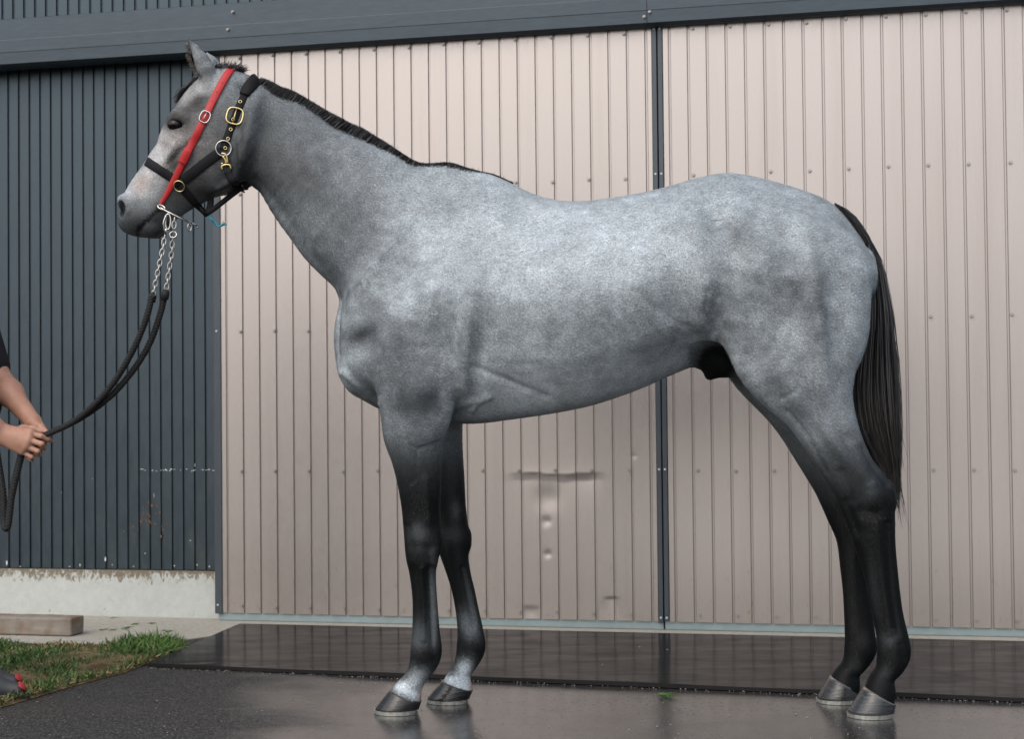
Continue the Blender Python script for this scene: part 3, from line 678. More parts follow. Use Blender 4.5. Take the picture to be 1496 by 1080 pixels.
# --- legs: front edge, back edge, side offset, half width
hchain(hf, [(548, 470, 660, 480, .150, .062), (545, 530, 668, 545, .150, .078), (553, 583, 664, 590, .142, .082), (557, 610, 657, 615, .136, .080), (560.5, 636, 650, 640, .130, .073),
            (571, 666, 647, 668, .124, .064), (580, 702, 645, 702, .118, .054), (586.5, 740, 643, 740, .112, .047), (589.5, 773, 644, 772, .108, .0455),
            (591, 793, 644.5, 794, .106, .0475), (593, 814, 641, 814, .104, .044), (598, 838, 637, 836, .101, .035), (602, 868, 638, 866, .098, .030),
            (603, 895, 640, 893, .096, .0285), (602, 924, 642.5, 924, .094, .032), (600, 948, 645.5, 953, .092, .0385), (598, 965, 640, 972, .091, .036),
            (590, 988, 626, 990, .090, .034), (577, 1004, 616, 1012, .090, .044), (572, 1012, 615, 1024, .090, .048)], k=.045, sub=4)
hchain(hf, [(590, 540, 670, 545, -.135, .07), (592, 590, 676, 595, -.130, .075), (598, 630, 676, 632, -.122, .068), (606, 664, 677, 666, -.116, .06), (614, 700, 679, 700, -.110, .052),
            (623, 738, 681, 738, -.104, .046), (631, 768, 684, 766, -.100, .0455), (637, 790, 687.5, 790, -.097, .0475), (644, 813, 685, 813, -.094, .043),
            (653, 840, 688, 838, -.091, .035), (660, 864, 694, 864, -.089, .030), (665, 890, 699.5, 892, -.087, .0285), (668, 921, 706, 922, -.086, .032),
            (667, 945, 709.5, 947, -.086, .0385), (663, 966, 700, 968, -.086, .036), (657, 983, 689, 985, -.086, .034), (649, 995, 688, 1001, -.086, .044), (646, 1001, 690, 1012, -.086, .048)], k=.045, sub=4)
hchain(hf, [(1070, 385, 1268, 372, .13, .112), (1058, 440, 1274, 410, .145, .124), (1056, 492, 1270, 460, .150, .125), (1072, 535, 1261, 503, .150, .118), (1106, 570, 1251, 543, .148, .105),
            (1140, 603, 1246.5, 577, .145, .090), (1164, 637, 1250, 606, .141, .077), (1184, 668, 1261, 641, .137, .064), (1204, 700, 1277, 675, .132, .055), (1221, 730, 1299, 705, .127, .052), (1234, 760, 1306, 738, .123, .050),
            (1247, 795, 1308, 786, .120, .043), (1260, 832, 1311.5, 830, .118, .036), (1268, 868, 1315.5, 868, .117, .0325), (1275, 902, 1320, 900, .116, .034), (1280, 930, 1327, 930, .116, .039),
            (1281, 951, 1331, 955, .116, .041), (1278, 972, 1323, 974, .116, .038), (1269, 993, 1308, 993, .116, .036), (1263, 1006, 1308, 1018, .116, .046), (1262, 1014, 1306, 1030, .116, .050)], k=.05, sub=4)
hchain(hf, [(1045, 440, 1236, 410, -.145, .118), (1042, 490, 1232, 460, -.148, .118), (1054, 530, 1226, 503, -.148, .112), (1082, 562, 1218, 543, -.146, .100),
            (1112, 597, 1216, 574, -.142, .086), (1137, 632, 1221, 602, -.138, .074), (1157, 664, 1232, 637, -.134, .062), (1177, 697, 1250, 671, -.130, .055), (1196, 731, 1272, 703, -.124, .052), (1208, 760, 1279, 737, -.120, .050),
            (1221, 790, 1276, 780, -.116, .043), (1227, 827, 1268, 826, -.115, .036), (1231, 863, 1269, 863, -.115, .0325), (1233, 899, 1275, 898, -.115, .034), (1234, 928, 1279, 929, -.115, .039),
            (1233, 948, 1281, 950, -.115, .040), (1228, 968, 1271, 968, -.115, .038), (1217, 987, 1258, 986, -.115, .036), (1212, 996, 1256, 1006, -.115, .046), (1210, 1004, 1255, 1013, -.115, .05)], k=.05, sub=4)
for sg, d in ((1, 0), (-1, -28)):     # point of hock, accessory carpal, ergots
    hf.capsules([P3(1297+d, 712, .127*sg), P3(1300+d, 735, .125*sg)], [.014, .016], .02)
hf.capsules([P3(637, 786, .108), P3(637, 800, .106)], [.014, .013], .02)
hf.capsules([P3(680, 782, -.098), P3(680, 796, -.096)], [.014, .013], .02)
# sheath
hf.capsules([P3(1082, 510, 0), P3(1052, 522, 0)], [.062, .045], .05)
hf.capsules([P3(1054, 530, 0), P3(1041, 540, 0), P3(1036, 550, 0)], [.034, .022, .010], .018)
hf.capsules([P3(1040, 528, 0), P3(1024, 528, 0)], [.022, .014], .02)
# breast
for sg in (1, -1): hf.ellipsoid(P3(519, 532, .065)*np.array([1, sg, 1]), (.055, .07, .080), .05)
for sg in LID:      # lids closing over the eyeball
    m3 = np.array([1, sg, 1])
    hf.capsules([P3(246.5, 178, .074)*m3, P3(252, 173.5, .0885)*m3, P3(260, 173, .0955)*m3, P3(268, 177, .0945)*m3, P3(272, 182, .0900)*m3], [.0030, .0052, .0058, .0048, .0030], .005)
    hf.capsules([P3(247, 184, .076)*m3, P3(255, 190.5, .0890)*m3, P3(264, 189, .0925)*m3, P3(272, 183, .0900)*m3], [.0025, .0036, .0036, .0028], .005)
hV, hQ = hf.surface(2)
del hf

# --- relief: muscle, vein and bone shapes pushed along the normals (near and far side alike)
def side_px(V, mirror=True):
    l = np.abs(V[:, 1]) if mirror else V[:, 1]
    Pw = HO[None]+V[:, :1]*HX[None]+l[:, None]*HN[None]; Pw[:, 2] = V[:, 2]
    q = Pw-CAM; d = q @ _fw
    return 748+F_PX*(q @ _r)/d, 540-F_PX*(q @ _u)/d
def g2(px, py, x, y, rx, ry, ang=0.0):
    a = math.radians(ang); u = (px-x)*math.cos(a)+(py-y)*math.sin(a); v = -(px-x)*math.sin(a)+(py-y)*math.cos(a)
    return np.exp(-(u/rx)**2-(v/ry)**2)
def gline(px, py, pts, wd):
    best = np.full(len(px), 1e9); n = len(pts)-1
    for i in range(n):
        (ax, ay), (bx, by) = pts[i][:2], pts[i+1][:2]; dx, dy = bx-ax, by-ay
        t = np.clip(((px-ax)*dx+(py-ay)*dy)/(dx*dx+dy*dy), 0, 1); best = np.minimum(best, np.hypot(px-ax-t*dx, py-ay-t*dy))
    return np.exp(-(best/wd)**2)
N_ = normals_np(hV, hQ); mpx, mpy = side_px(hV); apx, apy = side_px(hV, False)
latw = np.clip(np.abs(N_[:, 1])*1.6-.15, 0, 1); up = hV[:, 2] > .62
disp = np.zeros(len(hV))
for x, y, rx, ry, an, am in [
        (600, 400, 26, 110, 32, .010), (645, 360, 40, 90, 30, -.006), (548, 395, 22, 80, 34, -.011), (526, 492, 20, 24, 0, .010), (556, 520, 26, 34, 20, -.006),
        (620, 520, 50, 46, 0, .014), (646, 580, 26, 30, 0, .010), (684, 500, 14, 70, 8, -.017), (300, 240, 18, 40, -20, .003), (664, 420, 30, 60, 10, -.005), (705, 560, 26, 30, 0, -.006),
        (1044, 318, 24, 20, 20, .013), (1012, 345, 22, 40, 0, -.009), (1030, 425, 24, 52, 8, -.020), (1052, 462, 12, 46, -10, .008), (1090, 515, 34, 34, 0, .012),
        (1130, 330, 70, 36, 18, .008), (1100, 395, 30, 50, 20, -.007), (1195, 470, 13, 90, -6, -.010), (1230, 420, 22, 80, 0, .008), (1160, 450, 40, 80, 10, .008),
        (1165, 585, 16, 40, -40, -.008), (1195, 610, 24, 40, -35, .008), (1225, 655, 10, 50, -36, -.010), (935, 330, 60, 24, -8, .005), (960, 410, 60, 50, 20, -.004),
        (780, 330, 60, 26, 10, .006), (720, 300, 30, 40, 0, -.008), (1215, 320, 30, 14, 38, .005),
        (440, 230, 30, 90, -46, -.007), (480, 260, 40, 110, -50, .006), (410, 200, 24, 60, -30, .006), (365, 190, 12, 50, 12, -.012), (356, 235, 10, 34, 20, -.010)]:
    disp += 2.1*am*g2(mpx, mpy, x, y, rx, ry, an)*latw*up
for pts, wd, am in [
        ([(382, 288), (412, 330), (450, 385), (486, 428)], 10, -.012), ([(372, 262), (400, 296), (440, 355), (480, 415)], 7, .004),
        ([(500, 545), (522, 566), (552, 590)], 5, -.009), ([(497, 520), (505, 550), (530, 572)], 7, .006),
        ([(690, 532), (720, 545), (765, 566), (800, 580)], 4.5, .0036), ([(690, 600), (700, 585), (716, 578)], 3.5, -.004),
        ([(925, 425), (950, 445), (985, 470), (1000, 474)], 5, .0022),
        ([(1030, 420), (1026, 450), (1042, 484)], 6, .006), ([(1045, 495), (1052, 470), (1050, 440)], 5, -.005),
        ([(1145, 580), (1168, 566), (1166, 552)], 4.5, .0022), ([(1150, 600), (1180, 640), (1206, 690)], 4, .0035),
        ([(346, 196), (353, 232), (342, 260), (320, 276)], 5, -.005), ([(288, 203), (264, 220), (245, 239)], 4.5, .0045), ([(256, 218), (246, 232), (229, 255)], 6, -.003),
        ([(600, 330), (545, 400), (516, 452)], 9, -.005), ([(575, 345), (527, 415)], 7, .003), ([(655, 600), (690, 586), (712, 574)], 5, -.003), ([(640, 470), (668, 540), (664, 590)], 7, .004), ([(560, 500), (585, 545), (580, 590)], 7, -.004)]+[([(750+i*21, 395-i*3), (741+i*22, 470), (748+i*24, 535-i*5)], 6.5, .0010+.0006*(i % 3 == 1)) for i in range(9)]:
    disp += 1.35*am*gline(mpx, mpy, pts, wd)*latw*up
# near leg details (true side position)
near = hV[:, 1] > .02; far = hV[:, 1] < -.02; low = hV[:, 2] < .95
for msk, pts, wd, am in [
        (near, [(600, 650), (609, 656), (640, 646)], 2.6, .0014), (near, [(609, 656), (607, 700), (600, 705)], 2.6, .0013),
        (near, [(628, 830), (631, 890), (632, 940)], 4, .004), (near, [(616, 830), (619, 890), (619, 935)], 3.5, -.004),
        (near, [(1296, 765), (1302, 860), (1312, 925)], 5, .003), (near, [(1280, 760), (1290, 850), (1300, 925)], 4.5, -.0028),
        (near, [(1246, 650), (1262, 690), (1272, 706)], 8, -.006), (near, [(1262, 655), (1280, 685), (1296, 708)], 5, .004), (near, [(1230, 690), (1244, 730)], 7, .004), (near, [(1252, 800), (1262, 850)], 5, .002), (near, [(634, 806), (634, 822)], 5, -.004), (near, [(596, 770), (600, 800)], 6, .003), (near, [(622, 700), (626, 760)], 6, -.003), (near, [(1316, 944), (1322, 960)], 7, .003), (near, [(632, 950), (638, 960)], 6, .003), (near, [(610, 945), (614, 962)], 7, -.002), (near, [(1262, 745), (1280, 752)], 10, .005), (near, [(1235, 735), (1250, 775)], 8, .004),
        (near, [(604, 796), (628, 802)], 8, .003), (near, [(600, 820), (632, 824)], 7, -.0012),
        (far, [(676, 830), (684, 870), (692, 915)], 4, .004), (near, [(584, 996), (606, 1002)], 5, -.002)]:
    disp += 1.9*am*gline(apx, apy, pts, wd)*msk*low*np.clip(np.abs(N_[:, 1])*1.6-.2, 0, 1)
hV = hV+N_*disp[:, None]
sw = np.clip(1.4*g2(mpx, mpy, 238, 206, 16, 15)+g2(mpx, mpy, 190, 285, 9, 9), 0, 1)*up; sw = np.where(sw < .03, 0, sw); Ee = np.vstack([hQ[:, [0, 1]], hQ[:, [1, 2]], hQ[:, [2, 3]], hQ[:, [3, 0]]])
Ee = Ee[(sw[Ee] > 0).any(1)]; cN = np.maximum(np.bincount(Ee[:, 0], minlength=len(hV))+np.bincount(Ee[:, 1], minlength=len(hV)), 1)
for _ in range(30):          # ease the bridge of the nose below the eye
    av = np.stack([np.bincount(Ee[:, 0], hV[Ee[:, 1], q], len(hV))+np.bincount(Ee[:, 1], hV[Ee[:, 0], q], len(hV)) for q in range(3)], 1)/cN[:, None]
    hV = hV+(sw*.6)[:, None]*(av-hV)
horse_px = (mpx, mpy, apx, apy)

# --- coat colour: grey roan body, black points, pale fetlocks (markings, with highlights, fill light and muscle shading painted in)
rj = np.random.default_rng(5); mpx = mpx+rj.normal(size=len(hV))*1.2; mpy = mpy+rj.normal(size=len(hV))*1.2; apx = apx+rj.normal(size=len(hV))*.8; apy = apy+rj.normal(size=len(hV))*1.8
n_ = len(hV); col = np.zeros((n_, 3)); val = np.full(n_, .270)
def to(v, wgt): 
    global val; val = val*(1-wgt)+v*wgt
def ss(a, b, x): t = np.clip((x-a)/(b-a), 0, 1); return t*t*(3-2*t)
for x, y, rx, ry, an, v, s_ in [
        (760, 330, 150, 70, 0, .34, .8), (880, 340, 140, 70, 0, .35, .8), (1080, 290, 120, 40, 15, .30, .6), (640, 330, 70, 60, 0, .31, .6), (600, 430, 60, 50, 0, .30, .5), (690, 400, 60, 60, 0, .33, .5),  # back lightened in the colour for the sky's highlight
        (1010, 400, 60, 70, 0, .32, .6), (940, 420, 70, 60, 0, .30, .5), (1090, 470, 50, 40, 0, .29, .5), (1250, 420, 24, 110, 0, .30, .6),
        (700, 430, 26, 70, 0, .24, .4), (830, 490, 150, 80, -5, .32, .8), (780, 575, 150, 34, -6, .43, .9), (900, 560, 90, 30, -20, .40, .8), (910, 480, 50, 30, 0, .22, .4),  # barrel and belly lightened in the colour in place of missing fill light
        (430, 250, 70, 90, -40, .09, .9), (400, 190, 50, 60, -30, .14, .7), (500, 330, 60, 70, -40, .19, .5), (470, 300, 30, 90, -44, .15, .5), (475, 385, 14, 50, -36, .13, .6), (490, 225, 70, 34, 32, .22, .6),
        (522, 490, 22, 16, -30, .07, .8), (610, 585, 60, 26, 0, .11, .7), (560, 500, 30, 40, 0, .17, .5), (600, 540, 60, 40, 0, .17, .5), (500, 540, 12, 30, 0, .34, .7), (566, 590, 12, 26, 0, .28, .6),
        (1080, 345, 60, 40, 30, .205, .5), (1165, 450, 30, 24, 0, .19, .5), (1160, 450, 90, 100, 0, .215, .6), (1035, 440, 14, 34, 0, .20, .5), (1000, 505, 40, 16, 0, .20, .4),
        (1195, 430, 12, 50, 0, .16, .5), (1140, 560, 50, 24, 30, .16, .5), (1180, 600, 40, 36, 30, .22, .5),
        (325, 225, 52, 66, 0, .125, .8), (300, 275, 50, 24, -20, .075, .85), (345, 262, 30, 18, 0, .055, .85), (262, 290, 26, 22, 0, .10, .6), (365, 235, 24, 50, 0, .09, .7), (385, 265, 24, 24, 0, .09, .6),
        (283, 160, 26, 15, -10, .10, .85), (256, 171, 22, 12, 0, .10, .8), (268, 142, 12, 16, 30, .27, .7), (262, 235, 14, 24, 20, .10, .7), (300, 200, 26, 40, 0, .20, .6), (236, 225, 16, 36, 32, .33, .9), (285, 130, 20, 22, 0, .24, .5),
        (205, 275, 22, 40, 30, .33, .9), (196, 305, 14, 18, 0, .15, .7), (205, 330, 34, 18, 0, .05, .9), (225, 330, 24, 22, 0, .06, .8), (178, 307, 7, 15, 12, .008, .98), (174, 318, 6, 16, 0, .12, .4), (232, 306, 12, 8, 45, .05, .8),
        (256, 182, 18, 12, 0, .022, .97), (290, 85, 20, 30, 0, .19, .6), (275, 62, 6, 14, 0, .05, .7)]:
    if v < .2: v, s_ = v*.80, min(.97, s_*1.3)
    to(v, s_*g2(mpx, mpy, x, y, rx, ry, an)*up)
for x, y, rx, ry, an, v, s_ in [(202, 324, 28, 16, -20, .05, .85), (228, 332, 18, 14, 0, .05, .8), (252, 232, 8, 18, 15, .055, .9), (284, 158, 22, 11, -8, .075, .8), (222, 240, 9, 26, 34, .36, .6), (246, 205, 8, 16, 10, .30, .6), (205, 266, 10, 26, 32, .36, .6), (215, 300, 18, 18, 0, .20, .6), (260, 300, 30, 16, -30, .075, .7), (300, 272, 50, 18, -25, .075, .8), (355, 250, 26, 20, 0, .045, .8),
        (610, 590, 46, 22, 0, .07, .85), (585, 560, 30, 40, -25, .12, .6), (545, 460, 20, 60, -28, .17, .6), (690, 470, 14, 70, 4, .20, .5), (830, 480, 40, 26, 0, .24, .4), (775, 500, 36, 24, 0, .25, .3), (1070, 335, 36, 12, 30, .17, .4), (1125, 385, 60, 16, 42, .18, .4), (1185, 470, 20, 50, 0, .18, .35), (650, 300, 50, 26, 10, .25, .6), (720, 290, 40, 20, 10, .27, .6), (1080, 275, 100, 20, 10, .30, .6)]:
    to(v, s_*g2(mpx, mpy, x, y, rx, ry, an)*up)
to(.014, .9*gline(mpx, mpy, [(234, 303), (225, 312), (213, 325), (204, 335), (201, 344)], 3.0)*up)
to(.022, .9*gline(mpx, mpy, [(271.5, 58), (273, 70), (277, 88), (284, 102), (292, 111)], 2.4)*up)
# soft dark belly skin and sheath
to(.010, np.clip(g2(mpx, mpy, 1046, 532, 34, 34)*1.6, 0, 1)*(mpx > 1005)*(mpy > 492)*(np.abs(hV[:, 1]) < .13))
lw = np.where(hV[:, 1] > 0, apx, apx)
front = (apx > 520) & (apx < 740); hind = apx > 1030
# fore legs: grey forearm fading to black below
to(.045, front*ss(580, 700, apy)*.95); to(.011, front*ss(660, 745, apy)*ss(1010, 930, apy)*.95)
nf, ff = front & near, front & far
for msk, x, y, rx, ry, an, v, s_ in [
        (nf, 610, 780, 14, 16, 0, .085, .8), (nf, 634, 890, 7, 70, 0, .115, .9), (nf, 612, 935, 16, 26, 0, .10, .8), (nf, 622, 962, 26, 14, 0, .014, .95), (nf, 600, 985, 8, 20, 20, .04, .6),
        (nf, 612, 992, 16, 13, 0, .24, .85), (nf, 594, 1008, 26, 11, 20, .36, 1), (nf, 611, 1014, 12, 12, 0, .38, 1),
        (ff, 666, 745, 7, 13, 0, .07, .9), (ff, 662, 780, 16, 12, 0, .06, .6), (ff, 690, 890, 6, 50, -12, .08, .8), (ff, 684, 915, 12, 22, -14, .17, .8), (ff, 690, 950, 26, 12, 0, .016, .9),
        (ff, 678, 978, 11, 14, 20, .36, .95), (ff, 664, 996, 26, 10, 15, .40, 1), (ff, 685, 1002, 12, 14, 0, .38, 1), (ff, 655, 975, 6, 14, 20, .03, .7)]:
    to(v, s_*np.clip(g2(apx, apy, x, y, rx, ry, an)*1.25, 0, 1)*msk*(apy > 700))
to(.05, nf*gline(apx, apy, [(600, 650), (609, 656), (640, 646)], 2)*.4)
# hind legs
to(.060, hind*ss(600, 700, apy+(apx-1200)*.25)*.92); to(.0095, hind*ss(665, 760, apy+(apx-1230)*.2)*.97)
nh, fh = hind & near, hind & far
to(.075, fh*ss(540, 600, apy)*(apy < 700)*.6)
for msk, x, y, rx, ry, an, v, s_ in [
        (nh, 1272, 712, 9, 12, 0, .12, .85), (nh, 1262, 732, 10, 10, 0, .06, .6), (nh, 1190, 625, 24, 20, 40, .24, .6), (nh, 1225, 660, 24, 40, -30, .10, .5), (nh, 1276, 860, 7, 50, -6, .032, .8), (nh, 1300, 935, 14, 12, 0, .07, .8),
        (nh, 1294, 985, 10, 12, 20, .045, .7), (fh, 1262, 935, 9, 16, 0, .045, .7), (fh, 1252, 975, 9, 10, 0, .05, .7)]:
    to(v, s_*g2(apx, apy, x, y, rx, ry, an)*msk)
from mathutils import noise as mnoise
dn1 = np.array([mnoise.noise(Vector((a*13, b*13, c*13))) for a, b, c in hV.tolist()]); dn2 = np.array([mnoise.noise(Vector((a*31+5, b*31, c*31))) for a, b, c in hV.tolist()])
dmask = np.clip(.35+g2(mpx, mpy, 1140, 440, 130, 150)+g2(mpx, mpy, 590, 490, 90, 120)+.6*g2(mpx, mpy, 830, 490, 150, 80)+.7*g2(mpx, mpy, 450, 290, 110, 110)+.8*g2(mpx, mpy, 270, 200, 80, 120), 0, 1)
val = .27*(val/.27)**1.28; val = np.where(val > .2, .2+(val-.2)*1.55, val)*(1+dmask*(.20*dn1+.30*dn2)); val = np.clip(val, .006, .7)  # tone contrast widened: muscle shading and lit areas painted into the coat
warm = np.clip(g2(mpx, mpy, 265, 200, 60, 110)*up*.8, 0, 1)
col = val[:, None]*(np.array([.885, 1.0, 1.085])*(1-warm[:, None])+np.array([1.10, 1.0, .945])*warm[:, None])
pink = np.clip(1.3*(g2(apx, apy, 619, 1017, 7, 11)*nf+g2(apx, apy, 692, 1006, 6, 12)*ff), 0, 1)[:, None]
col = col*(1-pink)+np.array([.50, .33, .26])*pink
pk2 = (.75*g2(mpx, mpy, 206, 268, 13, 17, 35)*(np.abs(hV[:, 1]) > .02))[:, None]; col = col*(1-pk2)+np.array([.33, .245, .205])*pk2
roan = np.clip(ss(.015, .12, val), 0, 1)*(1-np.clip(g2(mpx, mpy, 200, 320, 40, 40), 0, 1)*.7)

HW = HO[None]+hV[:, :1]*HX[None]+hV[:, 1:2]*HN[None]; HW[:, 2] = hV[:, 2]
hm = mesh_np('horse_body', HW, hQ if np.cross(HX, HN)[2] > 0 else hQ[:, ::-1])
set_attr(hm, 'coat', np.column_stack([col, np.ones(n_)]), 'FLOAT_COLOR'); set_attr(hm, 'roan', roan)
set_attr(hm, 'dapple', np.clip(g2(mpx, mpy, 1150, 450, 120, 140)+g2(mpx, mpy, 590, 480, 90, 120)+.7*g2(mpx, mpy, 830, 490, 150, 70)+.6*g2(mpx, mpy, 470, 300, 90, 100)+.7*g2(mpx, mpy, 270, 200, 70, 110), 0, 1)*up)
mc = M('horse_coat', rough=.5, spec=.12)
# object-aligned hair flecks: rotate coordinates into the horse frame and stretch them along the lie of the coat
fl1 = mc.noise(210, 3, .7, (.75, 1, 1.0)); fl2 = mc.noise(480, 2, .6, (.6, 1, .8)); dap = mc.noise(10, 3, .5); dap2 = mc.noise(30, 3, .6)
k1 = mc.ramp(fl1, [(.30, .68), (.5, .98), (.72, 1.40)]); k2 = mc.ramp(fl2, [(.28, .62), (.5, 1.0), (.72, 1.42)]); k3 = mc.ramp(dap, [(.34, .86), (.66, 1.12)]); k4 = mc.ramp(dap2, [(.32, .84), (.68, 1.14)])
kk = mc.mix(1.0, mc.mix(1.0, k1, k2, 'MULTIPLY'), mc.mix(1.0, k3, k4, 'MULTIPLY'), 'MULTIPLY')
dp_ = mc.noise(17, 4, .6, dist=.4); kk = mc.mix(mc.math('MULTIPLY', mc.attr('dapple').outputs['Fac'], .85), kk, mc.mix(1.0, kk, mc.ramp(dp_, [(.36, .74), (.5, .97), (.66, 1.20)]), 'MULTIPLY'))
kk = mc.mix(mc.attr('roan').outputs['Fac'], mc.ramp(fl1, [(.3, .8), (.7, 1.25)]), kk)
mc.col(mc.mix(1.0, mc.attr('coat').outputs['Color'], kk, 'MULTIPLY'))
mc.rough(mc.ramp(fl1, [(.3, .42), (.7, .58)])); mc.bump(mc.mix(.5, fl1, fl2), .0012, .2)
mc.l(mc.math('ADD', mc.math('MULTIPLY', mc.attr('roan').outputs['Fac'], .16), .10), mc.b.inputs['Specular IOR Level'])
hbase = Hw(0, 0, 0)
horse = empty('horse', tuple(hbase)); tag(horse, 'grey horse with black legs standing side-on before the beige doors', 'horse')
hbody = link('body', hm, mc.m, horse)
bvh = BVHTree.FromPolygons([tuple(v) for v in HW.tolist()], [tuple(q) for q in hQ.tolist()])
def hit(x, y):
    """point on the horse seen at a pixel, with its outward normal"""
    d = ray(x, y); d = d/np.linalg.norm(d); h = bvh.ray_cast(Vector(CAM), Vector(d))
    if h[0] is None: return None, None
    nn = np.array(h[1]); 
    if nn @ d > 0: nn = -nn
    return np.array(h[0]), nn
def mirror_pt(p): l = (p-HO) @ HN; return p-2*l*HN
def mirror_vec(v): return v-2*(v @ HN)*HN

# --- eyes
me_ = M('eye_glossy', (.005, .0035, .003), .02, spec=.32)
for sg in (1, -1):
    c = P3(256, 182, .0812); c = Hw(c[0], c[1]*sg, c[2]); V, Q = [], []
    for i in range(13):
        for j in range(20):
            a, b = math.pi*i/12, 2*math.pi*j/20
            V.append(c+HX*.0250*math.sin(a)*math.cos(b)+HN*.0195*math.sin(a)*math.sin(b)+np.array([0, 0, .0185])*math.cos(a))
    Q = [(i*20+j, i*20+(j+1) % 20, (i+1)*20+(j+1) % 20, (i+1)*20+j) for i in range(12) for j in range(20)]
    link('eye', fix_normals(mesh_py('eye', V, Q, True)), me_.m, horse)
# --- short coat: single hairs lying on the skin, light and dark ones mixed
hHV = HW; tri = hHV[hQ]; fc = tri.mean(1); fn = np.cross(tri[:, 2]-tri[:, 0], tri[:, 3]-tri[:, 1]); fa = np.linalg.norm(fn, axis=1); fn /= fa[:, None]+1e-12
vis = ((CAM[None]-fc)*fn).sum(1)
if np.median(((fc-np.array(Hw(.3, 0, 1.0)))*fn).sum(1)) < 0: fn = -fn; vis = -vis
vq = hQ[:, 0]; bare = (g2(mpx[vq], mpy[vq], 178, 307, 8, 16, 12) > .45) | (g2(mpx[vq], mpy[vq], 257, 182, 15, 9) > .5) | (gline(mpx[vq], mpy[vq], [(234, 303), (213, 325), (201, 344)], 3) > .5)
wgt = fa*(vis > -.35)*(fc[:, 2] > .09)*(~(bare & (fc[:, 2] > .9))); NHAIR = 420000
rh = np.random.default_rng(33); fi = rh.choice(len(hQ), NHAIR, p=wgt/wgt.sum()); uu, vv = rh.random((2, NHAIR, 1))
pos = (tri[fi, 0]*(1-uu)+tri[fi, 1]*uu)*(1-vv)+(tri[fi, 3]*(1-uu)+tri[fi, 2]*uu)*vv; nn_ = fn[fi]
fpx, fpy = mpx[hQ[fi, 0]], mpy[hQ[fi, 0]]; lz = pos[:, 2]
wleg = np.clip((.86-lz)/.25, 0, 1); whead = np.clip((365-fpx)/40, 0, 1)*(lz > .9); wneck = np.clip((560-fpx)/120, 0, 1)*(1-whead)*(lz > .9)
sx = 1*(1-wleg)*(1-whead)*(1-.35*wneck)+.45*whead+.12*wleg; sz = -.30*(1-wleg)*(1-whead)-.7*wneck+.15*whead-1.0*wleg
sx = sx+.25*np.sin(fpx*.011+fpy*.017)+rh.normal(size=NHAIR)*.20; sz = sz+.25*np.sin(fpx*.015-fpy*.012)+rh.normal(size=NHAIR)*.20
fdir = sx[:, None]*HX[None]+np.array([0, 0, 1.0])[None]*sz[:, None]; fdir -= nn_*(fdir*nn_).sum(1)[:, None]; fdir /= np.linalg.norm(fdir, axis=1)[:, None]+1e-9
sd_ = np.cross(fdir, nn_); L_h = (.0085*(1-.35*wleg)*(1-.4*whead)*rh.uniform(.6, 1.3, NHAIR))[:, None]
fdir = fdir+nn_*(.16+.06*rh.normal(size=NHAIR))[:, None]
V = np.stack([pos-sd_*.00055-nn_*.0005, pos+sd_*.00055-nn_*.0005, pos+fdir*L_h], 1).reshape(-1, 3)
ct = col[hQ[fi, 0]]; cv = ct.mean(1); rn_ = np.clip(cv/.10, .25, 1)
mul = np.exp(rh.normal(size=NHAIR)*.42*rn_); light = (rh.random(NHAIR) < .10*np.clip((cv-.012)/.05, 0, 1)+.05*((lz > .5) & (lz < .95) & (cv < .06)))
tint = np.where(light[:, None], np.maximum(ct*1.9, np.where(lz < .95, .055, .15)[:, None]), ct*mul[:, None]); tint = np.clip(tint, .004, .75)
chm = mesh_np('coat_hair', V, np.arange(NHAIR*3).reshape(-1, 3), False); set_attr(chm, 'tint', np.column_stack([np.repeat(tint, 3, 0), np.ones(NHAIR*3)]), 'FLOAT_COLOR')
mch_ = M('coat_hair', rough=.42, spec=.22); mch_.col(mch_.attr('tint').outputs['Color'])
tag(link('coat_hair', chm, mch_.m, horse), kind='stuff')
